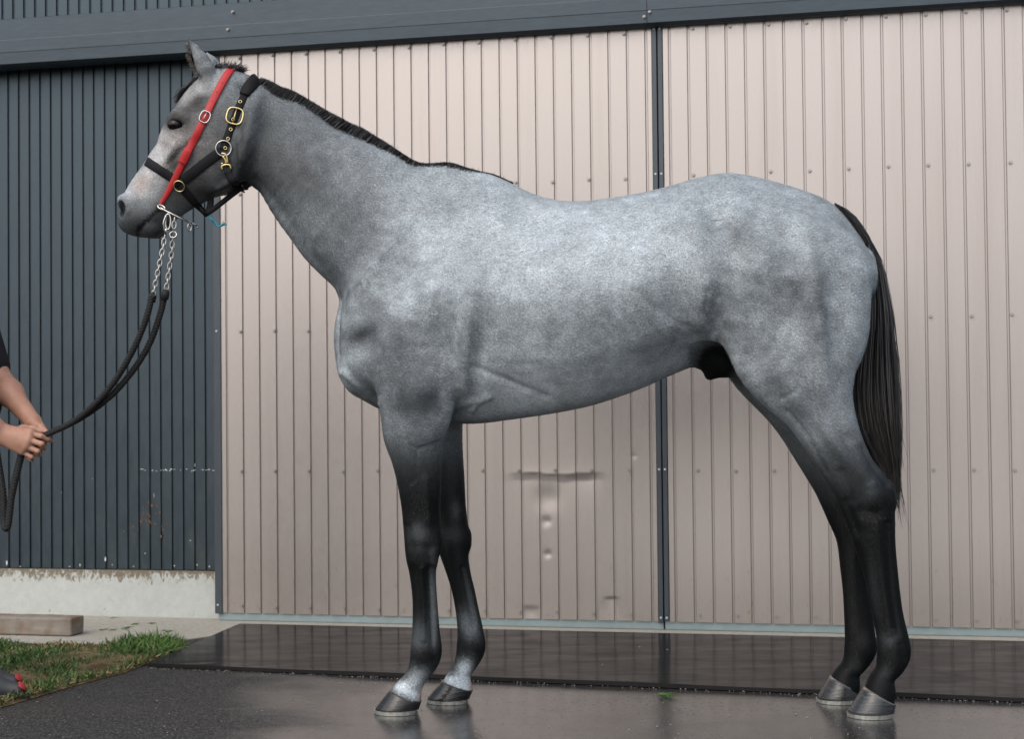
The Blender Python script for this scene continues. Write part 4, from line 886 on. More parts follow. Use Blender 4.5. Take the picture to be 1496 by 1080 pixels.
# --- hooves with shoes
mh = M('hoof_horn', rough=.3, spec=.6)
hn = mh.noise(60, 4, .6, (.3, .3, 2.2)); hb = mh.noise(18, 3, .6)
hcol = mh.mix(1.0, mh.attr('horn').outputs['Color'], mh.ramp(hn, [(.3, .65), (.7, 1.45)]), 'MULTIPLY')
mh.col(hcol); mh.rough(mh.ramp(hb, [(.35, .10), (.65, .34)])); mh.bump(hn, .003, .8)
mshoe = M('shoe_metal', (.50, .50, .47), .42, .75)
msn = mshoe.noise(90, 3); mshoe.col(mshoe.ramp(msn, [(.3, (.33, .33, .30)), (.7, (.60, .60, .56))]))
def hoof(toe, heel, ct, cb, lc, lw, base, rim):
    """toe, heel: ground line pixels; ct, cb: hair line front and back pixels"""
    T, Hl = hs_z(*toe, lc), hs_z(*heel, lc); T[1] = Hl[1] = .012
    A, B = hs_z(*ct, lc), hs_z(*cb, lc); V, C = [], []; n = 28; R = 9
    for i in range(R):
        f = i/(R-1); p = A+(T-A)*f; q = B+(Hl-B)*f
        mid, hv = (p+q)/2, (p-q)/2; wd = lw*(.80+.20*f+.03*math.sin(f*math.pi))
        for k in range(n):
            a = 2*math.pi*k/n; ca, sa = math.cos(a), math.sin(a)
            ex = abs(sa)**.85*math.copysign(1, sa)
            sz = mid+hv*ca; V.append(Hw(sz[0], lc+wd*ex*(1-.12*max(0, -ca)), sz[1]))
            C.append((*(rim if i == 0 else base), 1))
    Fs = [(i*n+k, i*n+(k+1) % n, (i+1)*n+(k+1) % n, (i+1)*n+k) for i in range(R-1) for k in range(n)]
    Fs += [tuple(range(n)), tuple((R-1)*n+k for k in range(n))[::-1]]
    me = fix_normals(mesh_py('hoof', V, Fs, True)); set_attr(me, 'horn', C, 'FLOAT_COLOR')
    ho = link('hoof', me, mh.m, horse)
    # shoe: flat U bar below the wall
    P = []; mid, hv = (T+Hl)/2, (T-Hl)/2
    for a in np.linspace(-math.radians(150), math.radians(150), 31):
        P.append(Hw(mid[0]+(hv[0]*.99)*math.cos(a), lc+(lw*1.0)*math.sin(a), 0))
    V = []
    for i, p in enumerate(P):
        c = Hw(mid[0], lc, 0); d = (p-c); d /= np.linalg.norm(d)
        for a, z in ((.002, .001), (.003, .012), (-.022, .012), (-.022, .001)): V.append(p+d*a+np.array([0, 0, z]))
    m = len(P); Fs = [(i*4+j, i*4+(j+1) % 4, (i+1)*4+(j+1) % 4, (i+1)*4+j) for i in range(m-1) for j in range(4)]+[(3, 2, 1, 0), tuple((m-1)*4+j for j in range(4))]
    link('shoe', fix_normals(mesh_py('shoe', V, Fs)), mshoe.m, ho)
hoof((548, 1037), (612, 1038), (570, 1008), (616, 1025), .090, .060, (.013, .0125, .0125), (.03, .028, .026))
hoof((624, 1020), (686, 1020), (647, 994), (691, 1009), -.086, .060, (.013, .0125, .0125), (.03, .028, .026))
hoof((1238, 1040), (1306, 1040), (1262, 1003), (1309, 1030), .116, .062, (.030, .032, .035), (.13, .12, .11))
hoof((1193, 1019), (1256, 1018), (1213, 988), (1254, 1010), -.115, .062, (.022, .023, .025), (.11, .105, .10))

# --- hair: many thin tapered blades
def blades(roots, dirs, lens, wid, bend, segs=3, seedv=1, curl=.0):
    """each strand is a thin two-sided strip, bending towards 'bend'"""
    r = np.random.default_rng(seedv); n = len(roots); roots = np.asarray(roots); dirs = np.asarray(dirs)
    side = np.cross(dirs, r.normal(size=(n, 3))); side /= np.linalg.norm(side, axis=1)[:, None]
    V = np.zeros((n, (segs+1)*2, 3)); cur = roots.copy(); d = dirs.copy()
    for i in range(segs+1):
        w_ = (wid*(1-i/segs)**.6+.00025)[:, None] if np.ndim(wid) else wid*(1-i/segs)**.6+.00025
        V[:, 2*i] = cur-side*w_; V[:, 2*i+1] = cur+side*w_
        d = d+bend/segs+r.normal(size=(n, 3))*curl; d /= np.linalg.norm(d, axis=1)[:, None]; cur = cur+d*(np.asarray(lens)/segs)[:, None]
    o = (np.arange(n)*(segs+1)*2)[:, None]
    Q = np.concatenate([o+np.array([[2*i, 2*i+1, 2*i+3, 2*i+2]]) for i in range(segs)], 0)
    return V.reshape(-1, 3), Q
mk = M('mane_hair', (.018, .018, .020), .45, spec=.5); mkn = mk.noise(900, 2); mk.col(mk.ramp(mkn, [(.3, (.012, .012, .014)), (.7, (.032, .033, .038))]))
mt = M('tail_hair', rough=.42, spec=.5); mtn = mt.noise(40, 3, .6, (1, 1, .15))
mt.col(mt.mix(mt.attr('tip').outputs['Fac'], mt.ramp(mtn, [(.3, (.006, .006, .008)), (.7, (.022, .022, .025))]), mt.ramp(mtn, [(.35, (.03, .028, .026)), (.7, (.16, .14, .12))])))
def smooth1(a, k=4):
    a = np.asarray(a, float)
    for _ in range(k): a = np.concatenate([a[:1], (a[:-2]+2*a[1:-1]+a[2:])/4, a[-1:]])
    return a
# hogged mane along the crest: roots on the skin, tips on the traced outline
base_px = [(376, 114), (400, 127), (424, 136), (469, 163), (513, 188), (558, 210), (602, 235), (632, 248), (660, 251), (690, 250), (715, 254), (735, 262), (746, 267)]
top_px = [(372, 106), (398, 114), (424, 124), (454, 142), (484, 158), (522, 177), (558, 198), (587, 219), (617, 238), (647, 246), (691, 248), (721, 252), (744, 262)]
def along(C, f):
    L = np.concatenate([[0], np.cumsum(np.linalg.norm(np.diff(C, axis=0), axis=1))]); L /= L[-1]
    return np.column_stack([np.interp(f, L, C[:, i]) for i in range(2)])
bc = catmull([hs_z(*p) for p in base_px], 10); tc = catmull([hs_z(*p) for p in top_px], 10)
for i in range(len(bc)):     # bring the base line down (or up) to the real crest
    h_ = bvh.ray_cast(Vector(Hw(bc[i, 0], 0, bc[i, 1]+.06)), Vector((0, 0, -1)))
    if h_[0] is not None and abs(h_[0].z-bc[i, 1]) < .06: bc[i, 1] = h_[0].z
for _ in range(14): bc[1:-1] = (bc[:-2]+2*bc[1:-1]+bc[2:])/4
nm = 20000; f = rng.random(nm); B_ = along(bc, f)
T_ = np.gradient(bc, axis=0); T_ /= np.linalg.norm(T_, axis=1)[:, None]
Lc = np.concatenate([[0], np.cumsum(np.linalg.norm(np.diff(bc, axis=0), axis=1))]); Lc /= Lc[-1]
tx = np.interp(f, Lc, T_[:, 0]); tz = np.interp(f, Lc, T_[:, 1])
nrm2 = np.column_stack([-tz, tx]); nrm2[nrm2[:, 1] < 0] *= -1
dist = np.array([max(.007, np.min(np.linalg.norm(tc-b, axis=1))) for b in bc]); ln = np.interp(f, Lc, smooth1(dist))
l_ = rng.normal(size=nm)*np.interp(f, [0, .1, .7, 1], [.011, .012, .010, .005])
roots = np.array([Hw(b[0]-n2[0]*.012, l, b[1]-n2[1]*.012) for b, n2, l in zip(B_, nrm2, l_)])
d2 = nrm2+np.column_stack([tx, tz])*(.22+rng.normal(size=nm)*.10)[:, None]
dirs = np.array([Hw(d[0], s_, d[1])-HO for d, s_ in zip(d2, rng.normal(size=nm)*.10+np.sign(l_)*.04)]); dirs /= np.linalg.norm(dirs, axis=1)[:, None]
clm = 1+.05*np.sin(f*31+2*np.sin(f*17))
V, Q = blades(roots, dirs, (ln*.76*rng.uniform(.80, 1.04, nm)*clm+.011)+(rng.random(nm) > .99)*.010*rng.random(nm), np.full(nm, .0008), np.array([.12, 0, -.05]), 2, 3, .04)
link('mane', mesh_np('mane', V, Q, False), mk.m, horse)
# forelock and poll tuft
fr, fd, fl = [], [], []
for i in range(900):
    t = rng.random(); x = 306+t*44; y = 103+t*0-1.5*math.sin(t*3.1)
    p = hs_z(x, y); fr.append(Hw(p[0], rng.normal()*.02, p[1]-.004)); fd.append(Hw(.55+rng.normal()*.3, rng.normal()*.3, .35+.2*rng.random())-HO); fl.append(.018+.022*rng.random())
for i in range(700):
    t = rng.random(); q = catmull([hs_z(*p) for p in [(300, 108), (282, 119), (268, 132), (262, 142)]], 8); p = along(q, np.array([t]))[0]
    fr.append(Hw(p[0], rng.normal()*.016, p[1]-.003)); fd.append(Hw(-.72+rng.normal()*.06, rng.normal()*.1, -.72)-HO); fl.append(.014+.012*rng.random())
fd = np.array(fd); fd /= np.linalg.norm(fd, axis=1)[:, None]
V, Q = blades(np.array(fr), fd, np.array(fl), np.full(len(fr), .0009), np.array([0, 0, -.3]), 3, 5, .03)
link('forelock', mesh_np('forelock', V, Q, False), mk.m, horse)
# tail: dock core strands following the outer and inner edges traced on the body's mid plane
outer = catmull([hs_z(*p) for p in [(1219, 296.5), (1238, 308), (1256, 330), (1273, 358), (1287, 386), (1294, 420), (1300, 458), (1304, 498), (1307.5, 535), (1310.5, 580), (1312, 625), (1313, 668), (1314, 715)]], 6)
inner = catmull([hs_z(*p) for p in [(1221, 301), (1232, 314), (1244, 334), (1258, 358), (1264, 386), (1262, 420), (1258, 458), (1252, 498), (1246, 535), (1244, 580), (1250, 622), (1270, 660), (1296, 706)]], 6)
ntl = 7000; ts = rng.random(ntl)**.9; start = rng.random(ntl)**1.6*.50; endf = np.clip(rng.normal(.93, .05, ntl), start+.3, 1.06)
sg = 12; V = np.zeros((ntl, (sg+1)*2, 3)); tip = np.zeros((ntl, (sg+1)*2)); lat = rng.normal(size=ntl)*.55; side = rng.normal(size=(ntl, 3)); side /= np.linalg.norm(side, axis=1)[:, None]
wob = rng.normal(size=(ntl, 2))*.010; ph_ = rng.random(ntl)*6.3; lo_ = (rng.random(ntl) > .55)
for i in range(sg+1):
    f = start+(endf-start)*i/sg; po, pi_ = along(outer, np.clip(f, 0, 1)), along(inner, np.clip(f, 0, 1))
    ex = np.clip(f-1, 0, 1)[:, None]*np.array([[.0, -1.0]])
    m = pi_+(po-pi_)*np.clip(.02+.96*ts+wob[:, 0]*i*.6+.03*np.sin(f*9+ph_)*f, -.02, 1.04)[:, None]+ex
    hwid = .008+.046*np.clip(f*2.2, 0, 1)*np.clip((1.12-f)*3, .3, 1)
    P = HO[None]+m[:, :1]*HX[None]+(lat*hwid)[:, None]*HN[None]; P[:, 2] = m[:, 1]
    wv = (.0011*(1-(i/sg)**2)+.0003)
    V[:, 2*i] = P-side*wv; V[:, 2*i+1] = P+side*wv
    tv = np.clip((f-.48)*2.2, 0, 1)*(.15+.85*lo_)*np.clip(1.15-ts*.8, .1, 1); tip[:, 2*i] = tv; tip[:, 2*i+1] = tv
o = (np.arange(ntl)*(sg+1)*2)[:, None]; Q = np.concatenate([o+np.array([[2*i, 2*i+1, 2*i+3, 2*i+2]]) for i in range(sg)], 0)
tm = mesh_np('tail', V.reshape(-1, 3), Q, False); set_attr(tm, 'tip', tip.ravel())
tail = link('tail', tm, mt.m, horse)
cp = [along((outer+inner)/2, np.array([q]))[0] for q in np.linspace(0, .42, 12)]
V, Fs = tube([Hw(p[0], 0, p[1]) for p in cp], [.004, .012, .019, .021, .021, .020, .018, .016, .014, .012, .009, .005], 10)
link('dock', fix_normals(mesh_py('dock', V, Fs, True)), mk.m, tail)
ft = .25+.7*rng.random(220); rt = along(outer, ft); rt2 = along(inner, ft); si_ = rng.random(220) < .7
rr_ = np.where(si_[:, None], rt, rt2); V, Q = blades(np.array([Hw(q[0]-.006 if a else q[0]+.006, rng.normal()*.022, q[1]) for q, a in zip(rr_, si_)]), np.column_stack([np.where(si_, .12, -.10)+rng.normal(size=220)*.06, rng.normal(size=220)*.06, -np.ones(220)]), .05+.16*rng.random(220), np.full(220, .0006), np.array([-.05, 0, -.15]), 6, 19, .025)
link('stray_tail_hair', mesh_np('stray_tail_hair', V, Q, False), mk.m, tail)
# a few loose long tail hairs below the hock
V, Q = blades([Hw(*(lambda q: (q[0], rng.normal()*.02, q[1]))(hs_z(1306+rng.normal()*3, 690))) for _ in range(28)], np.tile(np.array([[.05, 0, -1.0]])/1.0012, (28, 1))+rng.normal(size=(28, 3))*.05, .06+.12*rng.random(28), np.full(28, .0006), np.array([.1, 0, 0]), 5, 9, .03)
link('loose_tail_hair', mesh_np('loose_tail_hair', V, Q, False), mk.m, tail)
# soft hair at the ear's opening
er, ed, el = [], [], []
for sg_ in (1, -1):
    for i in range(420):
        t = rng.random(); q = along(catmull([P3(290, 111, .06)[[0, 2]], P3(280, 96, .064)[[0, 2]], P3(275, 80, .062)[[0, 2]], P3(273, 64, .058)[[0, 2]]], 6), np.array([t]))[0]
        er.append(Hw(q[0]+.006*rng.random(), sg_*(.056+rng.normal()*.008), q[1])); ed.append(Hw(-.7+rng.normal()*.3, sg_*rng.normal()*.3, .25+rng.normal()*.3)-HO); el.append(.007+.012*rng.random()*(1-t*.6))
ed = np.array(ed); ed /= np.linalg.norm(ed, axis=1)[:, None]
meh = M('ear_hair', (.10, .085, .075), .6); V, Q = blades(np.array(er), ed, np.array(el), np.full(len(er), .0005), np.array([0, 0, .2]), 3, 15, .05)
link('ear_hair', mesh_np('ear_hair', V, Q, False), meh.m, horse)
# =================================================================== HALTER, RED STRAP, LEAD
mny = M('black_webbing', (.008, .008, .010), .66, spec=.18); nyn = mny.noise(420, 2); mny.col(mny.mix(nyn, (.004, .004, .005), (.014, .014, .017))); mny.bump(nyn, .001, .4)
mred = M('red_webbing', (.42, .018, .022), .5, spec=.4); rn = mred.noise(300, 2); mred.col(mred.mix(rn, (.32, .012, .016), (.52, .028, .030))); mred.bump(rn, .001, .3)
mbr = M('brass', (.62, .50, .24), .28, 1.0); msv = M('nickel', (.46, .45, .43), .26, 1.0)
def smooth_seq(A, k=2):
    A = np.asarray(A, float)
    for _ in range(k):
        B = A.copy(); B[1:-1] = (A[:-2]+2*A[1:-1]+A[2:])/4; A = B
    return A
def strap_path(px, n=6, sm=3):
    C = catmull(px, n); P, N = [], []
    for x, y in C:
        p, q = hit(x, y)
        if p is not None: P.append(p); N.append(q)
    P, N = smooth_seq(P, sm), smooth_seq(N, 10); N /= np.linalg.norm(N, axis=1)[:, None]; return P, N
def strap(name, P, N, wd, th, mat, parent, lift=.55):
    m = len(P); wd = np.interp(np.linspace(0, 1, m), np.linspace(0, 1, len(wd)), wd) if np.ndim(wd) else wd
    V, Fs = ribbon(P, N, wd, th, lift); return link(name, fix_normals(mesh_py(name, V, Fs, True)), mat, parent)
def both(P, N):     # near path, then mirrored back down the far side
    Pm = np.array([mirror_pt(p) for p in P[::-1]]); Nm = np.array([mirror_vec(v) for v in N[::-1]])
    PP, NN = np.vstack([P, Pm]), np.vstack([N, Nm]); k = len(P)
    # bridge over the top with two lifted points
    mid = (P[-1]+Pm[0])/2; nd = N[-1]-(N[-1] @ HN)*HN; nd /= np.linalg.norm(nd); gap = np.linalg.norm(P[-1]-Pm[0])
    br_ = np.array([mid+nd*gap*.18]); PP = np.vstack([P, br_, Pm]); NN = np.vstack([N, [nd], Nm])
    return smooth_seq(PP, 2), smooth_seq(NN, 4)
def far(P, N): return np.array([mirror_pt(p) for p in P]), np.array([mirror_vec(v) for v in N])
def closed(P, rad, n=8):
    P = np.asarray(P); P = np.vstack([P, P[:1]]); V, Fs = tube(P, rad, n, False); return V, Fs
def frame(x, y, rot=0.0, lift=.004):
    p, nn = hit(x, y); a = _r-nn*(_r @ nn); a /= np.linalg.norm(a); b = np.cross(nn, a); b = b if b @ _u > 0 else -b
    c, s_ = math.cos(rot), math.sin(rot); return p+nn*lift, a*c+b*s_, -a*s_+b*c, nn
def buckle(name, x, y, w_, h_, rot, rad, mat, parent, lift=.008, rr=.35):
    p, a, b, nn = frame(x, y, rot, lift); P = []
    for t in np.linspace(0, 2*math.pi, 33)[:-1]:
        c, s_ = math.cos(t), math.sin(t); e = 2/ (2+2*(1-rr))
        P.append(p+a*w_/2*math.copysign(abs(c)**e, c)+b*h_/2*math.copysign(abs(s_)**e, s_))
    V, Fs = closed(P, rad); o = link(name, fix_normals(mesh_py(name, V, Fs, True)), mat, parent)
    V, Fs = tube([p+b*h_*.48, p+nn*.003, p-b*h_*.50], rad*.7, 6); link('prong', fix_normals(mesh_py('prong', V, Fs, True)), mat, o); return o
def ring_at(name, c, a, b, r, rad, mat, parent, ry=None):
    P = [c+a*r*math.cos(t)+b*(ry or r)*math.sin(t) for t in np.linspace(0, 2*math.pi, 25)[:-1]]
    V, Fs = closed(P, rad); return link(name, fix_normals(mesh_py(name, V, Fs, True)), mat, parent)
halter = empty('halter', tuple(Hw(*P3(325, 217, .08)[[0, 1, 2]]))); tag(halter, 'black webbing halter with brass buckle on the horse\'s head', 'halter')
P, N = strap_path([(326, 219), (331, 204), (339, 182), (347, 162), (357, 140), (367, 123), (374, 115)])
strap('crownpiece', *both(P, N), .0235, .0045, mny.m, halter)
Pp, Np = strap_path([(357, 140), (363, 130), (369, 121), (375, 114)]); strap('poll_pad', *both(Pp, Np), [.030, .038, .040, .040, .038, .030], .012, mny.m, halter)
P, N = strap_path([(324, 221), (312, 229), (296, 241), (281, 253), (268, 263)])
strap('cheek_strap', P, N, .0305, .0045, mny.m, halter, .75); strap('cheek_strap', *far(P, N), .0305, .0045, mny.m, halter, .75)
P, N = strap_path([(264, 270), (252, 260), (238, 251), (224, 242), (214, 235.5)])
strap('noseband', *both(P, N), .0285, .005, mny.m, halter)
P, N = strap_path([(264, 271), (272, 281), (282, 293), (291, 303)])
Pe = Hw(*P3(301, 313, .012)); P = np.vstack([P, [P[-1]*.4+Pe*.6], [Pe]]); N = np.vstack([N, [N[-1]], [N[-1]]])
strap('chin_strap', P, N, [.026, .026, .024, .020], .0045, mny.m, halter); strap('chin_strap', *far(P, N), [.026, .026, .024, .020], .0045, mny.m, halter)
# strap under the jaw from the chin back to the throat, hanging clear
C = catmull([P3(301, 313, .0), P3(312, 306, .0), P3(330, 292, .0), P3(347, 279, .0), P3(355, 274, .0)], 5)
Pj = np.array([Hw(*c) for c in C]); strap('jaw_strap', Pj, np.tile(HN, (len(Pj), 1)), .0155, .010, mny.m, halter, .5)
C = catmull([P3(304, 311, .0), P3(307, 302, .0), P3(308, 294, .0), P3(308, 286, .0)], 4); Pj = np.array([Hw(*c) for c in C]); strap('jaw_loop', Pj, np.tile(HN, (len(Pj), 1)), .020, .006, mny.m, halter, .5)
P, N = strap_path([(333, 250), (336, 258), (341, 266), (347, 272)]); Pe = Hw(*P3(355, 277, 0)); P = np.vstack([P, [Pe]]); N = np.vstack([N, [N[-1]]])
strap('throat_strap', P, N, .024, .0045, mny.m, halter); strap('throat_strap', *far(P, N), .024, .0045, mny.m, halter)
buckle('buckle', 343.5, 170.5, .049, .051, -.22, .0030, mbr.m, halter, .010, .5)
for x, y in ((351, 149.5), (341, 175), (337.5, 189.5), (333.5, 203), (329.5, 216.5)):     # brass eyelets
    p, a, b, nn = frame(x, y, 0, .0062); ring_at('eyelet', p, a, b, .0045, .0014, mbr.m, halter)
p, a, b, nn = frame(327, 217, 0, .0075); ring_at('ring', p, a, b, .0235, .0026, msv.m, halter); ring_at('ring', mirror_pt(p), mirror_vec(a), mirror_vec(b), .0235, .0026, msv.m, halter)
# brass snap below the ring
p, a, b, nn = frame(330, 237, .05, .009); sn = empty('snap_hook', (0, 0, 0)); sn.parent = halter; sn.location = -halter.location
for nme, Pq, rad in (('hook', [p+b*.027-a*.010, p+b*.024+a*.001, p+b*.012+a*.006, p-b*.004+a*.007], .0038), ('hook', [p+b*.018-a*.006, p+b*.006+a*.000, p-b*.006+a*.002], .0034),
                     ('bar', [p-b*.022-a*.011, p-b*.012-a*.011, p-b*.008, p-b*.010+a*.013, p-b*.022+a*.016], .0034), ('thumb_stud', [p-b*.004-a*.012, p-b*.005-a*.008], .0045)):
    V, Fs = tube(catmull(Pq, 4), rad, 8); link(nme, fix_normals(mesh_py(nme, V, Fs, True)), mbr.m, sn)
# square brass loop at the noseband joint
p, a, b, nn = frame(263, 271, .75, .009); ring_at('square_loop', p, a, b, .0165, .0022, mbr.m, halter, .017)
for x, y in ((352, 271.5), (306.5, 310)):
    c = Hw(*P3(x, y, .006)); V, Fs = tube([c-_r*.006+_u*.000, c+_r*.006+_u*.001], .0032, 6); link('keeper', fix_normals(mesh_py('keeper', V, Fs, True)), msv.m, halter)
# red strap carrying the bit
bridle = empty('bridle_strap', tuple(Hw(*P3(300, 172, .09)))); tag(bridle, 'red webbing strap with silver buckle carrying the bit', 'strap')
P, N = strap_path([(234, 300), (243, 285), (252, 269), (262, 250), (271, 231), (281, 210), (291, 190), (301, 170), (311, 149), (321, 129), (331, 111), (337, 103.5)], 6, 3)
Pb, Nb = both(P, N); strap('strap', Pb, Nb, [.010, .019, .021, .023, .023, .0235, .0235, .0235, .023, .023, .021, .019, .010], .0042, mred.m, bridle, .95)
P2, N2 = strap_path([(268, 238), (273, 227), (277, 219)]); strap('keeper_loop', P2, N2, .027, .0065, mred.m, bridle, 1.1)
buckle('buckle', 300.5, 172, .030, .036, -.42, .0024, msv.m, bridle, .012, .6)
for i, f_ in enumerate((.60, .66, .72, .78, .84)):
    k = int(f_*len(P)); 
    if k < len(P)-1:
        V, Fs = tube([P[k]+N[k]*.006, P[k]+N[k]*.0083], .0017, 6); link('strap_hole', fix_normals(mesh_py('strap_hole', V, Fs)), mny.m, bridle)
# bit: bar out of the mouth corner with curved shank
bit = empty('bit', tuple(Hw(*P3(236, 304, .06)))); tag(bit, 'silver metal bit at the corner of the horse\'s mouth', 'bit')
bp_ = catmull([P3(229.5, 301, .050), P3(236, 304.5, .066), P3(244, 309, .068), P3(254, 314, .068), P3(266, 320, .060), P3(275, 324, .045), P3(279, 329, .040)], 5)
V, Fs = tube([Hw(*c) for c in bp_], .0036, 8); link('bar', fix_normals(mesh_py('bar', V, Fs, True)), msv.m, bit)
V, Fs = tube([Hw(*(c*np.array([1, -1, 1]))) for c in bp_], .0036, 8); link('bar', fix_normals(mesh_py('bar', V, Fs, True)), msv.m, bit)
c = Hw(*P3(236, 303, .066)); ring_at('ring', c, (_r+_u*-.4)/1.08, _fw*.6+_u*.8, .012, .0030, msv.m, bit, .008)
c = Hw(*P3(277, 332, .040)); ring_at('hook_loop', c, _r*.8+_fw*.6, _u, .006, .0022, msv.m, bit, .012)
# lead: chains from the bit, ropes to the hands
lead = empty('lead_rope', tuple(Hw(*P3(222, 435, .07)))); tag(lead, 'black braided double lead rope with steel chains from the bit', 'rope')
mch = M('chain_steel', (.50, .48, .46), .32, 1.0)
def D3(x, y, dep): d = ray(x, y); return CAM+d*(dep/d[1])
def chain_links(C, step=.0165):
    L = np.concatenate([[0], np.cumsum(np.linalg.norm(np.diff(C, axis=0), axis=1))]); out = []; k = 0
    for s_ in np.arange(0, L[-1]-step*.5, step):
        c = np.array([np.interp(s_+step/2, L, C[:, i]) for i in range(3)]); q = np.array([np.interp(s_+step, L, C[:, i]) for i in range(3)]); d = q-c; d /= np.linalg.norm(d)
        e = np.cross(d, _fw if k % 2 else _r*.9+_fw*.3); e /= np.linalg.norm(e); k += 1
        P = [c+d*.0125*math.copysign(abs(math.cos(t))**.8, math.cos(t))+e*.0062*math.sin(t) for t in np.linspace(0, 2*math.pi, 15)[:-1]]; out.append(closed(P, .0021, 6))
    return out
hd = 4.895
chA = catmull([D3(241, 342, hd), D3(238, 362, hd), D3(231, 395, hd), D3(223.5, 432, hd+.005)], 6); chB = catmull([D3(252, 346, hd+.02), D3(251, 366, hd+.02), D3(247, 395, hd+.02), D3(242, 428, hd+.02)], 6)
for C in (chA, chB): link('chain', fix_normals(mesh_py('chain', *merge(chain_links(C)), True)), mch.m, lead)
c = D3(245.5, 324, hd-.01); ring_at('snap', c, _r*.95+_u*.2, _u, .0085, .0032, msv.m, lead, .024); V, Fs = tube([D3(243, 334, hd-.01), D3(241, 346, hd)], .0042, 8); link('swivel', fix_normals(mesh_py('swivel', V, Fs, True)), msv.m, lead)
V, Fs = tube(catmull([D3(243, 314, hd-.014), D3(239, 326, hd-.014), D3(241, 340, hd-.01)], 4), .0032, 8); link('snap_gate', fix_normals(mesh_py('snap_gate', V, Fs, True)), msv.m, lead)
c = D3(253, 343, hd+.01); ring_at('ring', c, _r, _u*.9+_fw*.3, .0105, .0030, msv.m, lead)
c = D3(253, 322, hd+.012); V, Fs = merge(chain_links(catmull([D3(255, 317, hd+.02), D3(254, 336, hd+.015)], 3))); link('chain', fix_normals(mesh_py('chain', V, Fs, True)), mch.m, lead)
mro = M('braided_rope', (.012, .012, .013), .7, spec=.3); mron = mro.noise(300, 2); mro.col(mro.mix(mron, (.007, .007, .008), (.030, .030, .032)))
def rope(C, rad, twist=150.0, ns=4):
    C = np.asarray(C); L = np.concatenate([[0], np.cumsum(np.linalg.norm(np.diff(C, axis=0), axis=1))]); m = int(L[-1]/.0055)+2; s_ = np.linspace(0, L[-1], m)
    P = np.column_stack([np.interp(s_, L, C[:, i]) for i in range(3)]); T = np.gradient(P, axis=0); T /= np.linalg.norm(T, axis=1)[:, None]
    A = np.cross(T, _fw); A /= np.linalg.norm(A, axis=1)[:, None]; B = np.cross(T, A); out = []
    for k in range(ns):
        ph = s_*twist+2*math.pi*k/ns; out.append(tube(P+(A*np.cos(ph)[:, None]+B*np.sin(ph)[:, None])*rad*.42, rad*.58, 7))
    return merge(out)
rA = catmull([D3(223, 431, hd+.005), D3(212, 470, hd+.02), D3(194, 512, hd+.05), D3(168, 556, hd+.09), D3(138, 591, hd+.13), D3(104, 618, hd+.19), D3(68, 635, hd+.24), D3(48, 645, hd+.26), D3(31, 664, hd+.255)], 8)
rB = catmull([D3(242, 427, hd+.02), D3(232, 466, hd+.035), D3(216, 507, hd+.06), D3(190, 547, hd+.095), D3(158, 582, hd+.13), D3(116, 612, hd+.185), D3(72, 633, hd+.245), D3(50, 643, hd+.275), D3(28, 664, hd+.275)], 8)
for C in (rA, rB): link('rope', fix_normals(mesh_py('rope', *rope(C, .0105), True)), mro.m, lead)
rC = catmull([D3(31, 664, hd+.255), D3(25, 690, hd+.255), D3(17, 725, hd+.255), D3(11.5, 768, hd+.255), D3(8, 772, hd+.26), D3(6, 760, hd+.27), D3(4, 720, hd+.275), D3(-2, 680, hd+.28), D3(-6, 655, hd+.29)], 8)
link('rope_tail', fix_normals(mesh_py('rope_tail', *rope(rC, .0125), True)), mro.m, lead)
for x, y in ((223, 432), (242, 428)):     # taped rope ends
    V, Fs = tube([D3(x+1, y-5, hd+.01), D3(x, y, hd+.01), D3(x-2, y+9, hd+.012)], [.008, .0125, .0125], 10); link('rope_end', fix_normals(mesh_py('rope_end', V, Fs, True)), mro.m, lead)
# frayed blue twine under the halter
mtw = M('blue_twine', (.03, .30, .42), .6); tw = []
for k in range(7):
    C = catmull([P3(303+rng.normal()*.6, 314, rng.normal()*.002), P3(310+rng.normal(), 321, rng.normal()*.004), P3(320+rng.normal()*1.5, 330+rng.normal()*1.2, rng.normal()*.006), P3(330+rng.normal()*2, 327+rng.normal()*1.5, rng.normal()*.01)], 5)
    tw.append(tube([Hw(*c) for c in C], .0013, 5))
tag(link('blue_twine', fix_normals(mesh_py('blue_twine', *merge(tw), True)), mtw.m), 'frayed bright blue twine dangling below the halter', 'twine')
# =================================================================== HANDLER (mostly outside the left edge of the frame)
msk = M('skin', rough=.5, spec=.4); k1 = msk.noise(30, 4, .6); k2 = msk.noise(160, 2); msk.col(msk.mix(k1, (.30, .14, .095), (.50, .29, .21))); msk.bump(msk.mix(.5, k1, k2), .0015, .3)
msk.b.inputs['Subsurface Weight'].default_value = .08; msk.b.inputs['Subsurface Radius'].default_value = (.01, .004, .002)
mbl = M('black_cotton', rough=.85, spec=.2); bn = mbl.noise(12, 4, .6); mbl.col(mbl.mix(bn, (.010, .010, .012), (.022, .022, .026))); mbl.bump(bn, .01, .4)
mtr = M('dark_trousers', rough=.85, spec=.2); tn = mtr.noise(10, 4, .6); mtr.col(mtr.mix(tn, (.012, .013, .018), (.028, .030, .038))); mtr.bump(tn, .012, .5)
mhr = M('dark_hair', (.015, .012, .010), .5); mshu = M('shoe_grey', (.035, .037, .042), .55); mshr = M('shoe_red', (.34, .025, .025), .5)
PX, PY = -1.885, 5.30
v3 = lambda *a: np.array(a, float)
A_ = D3
f = Field(axis_points((-2.06, -1.68, .009), (-1.68, -1.47, .0026)), axis_points((4.93, 5.06, .009), (5.06, 5.27, .0028), (5.27, 5.60, .009)), axis_points((.04, .735, .011), (.735, .95, .0027), (.95, 1.78, .009)))
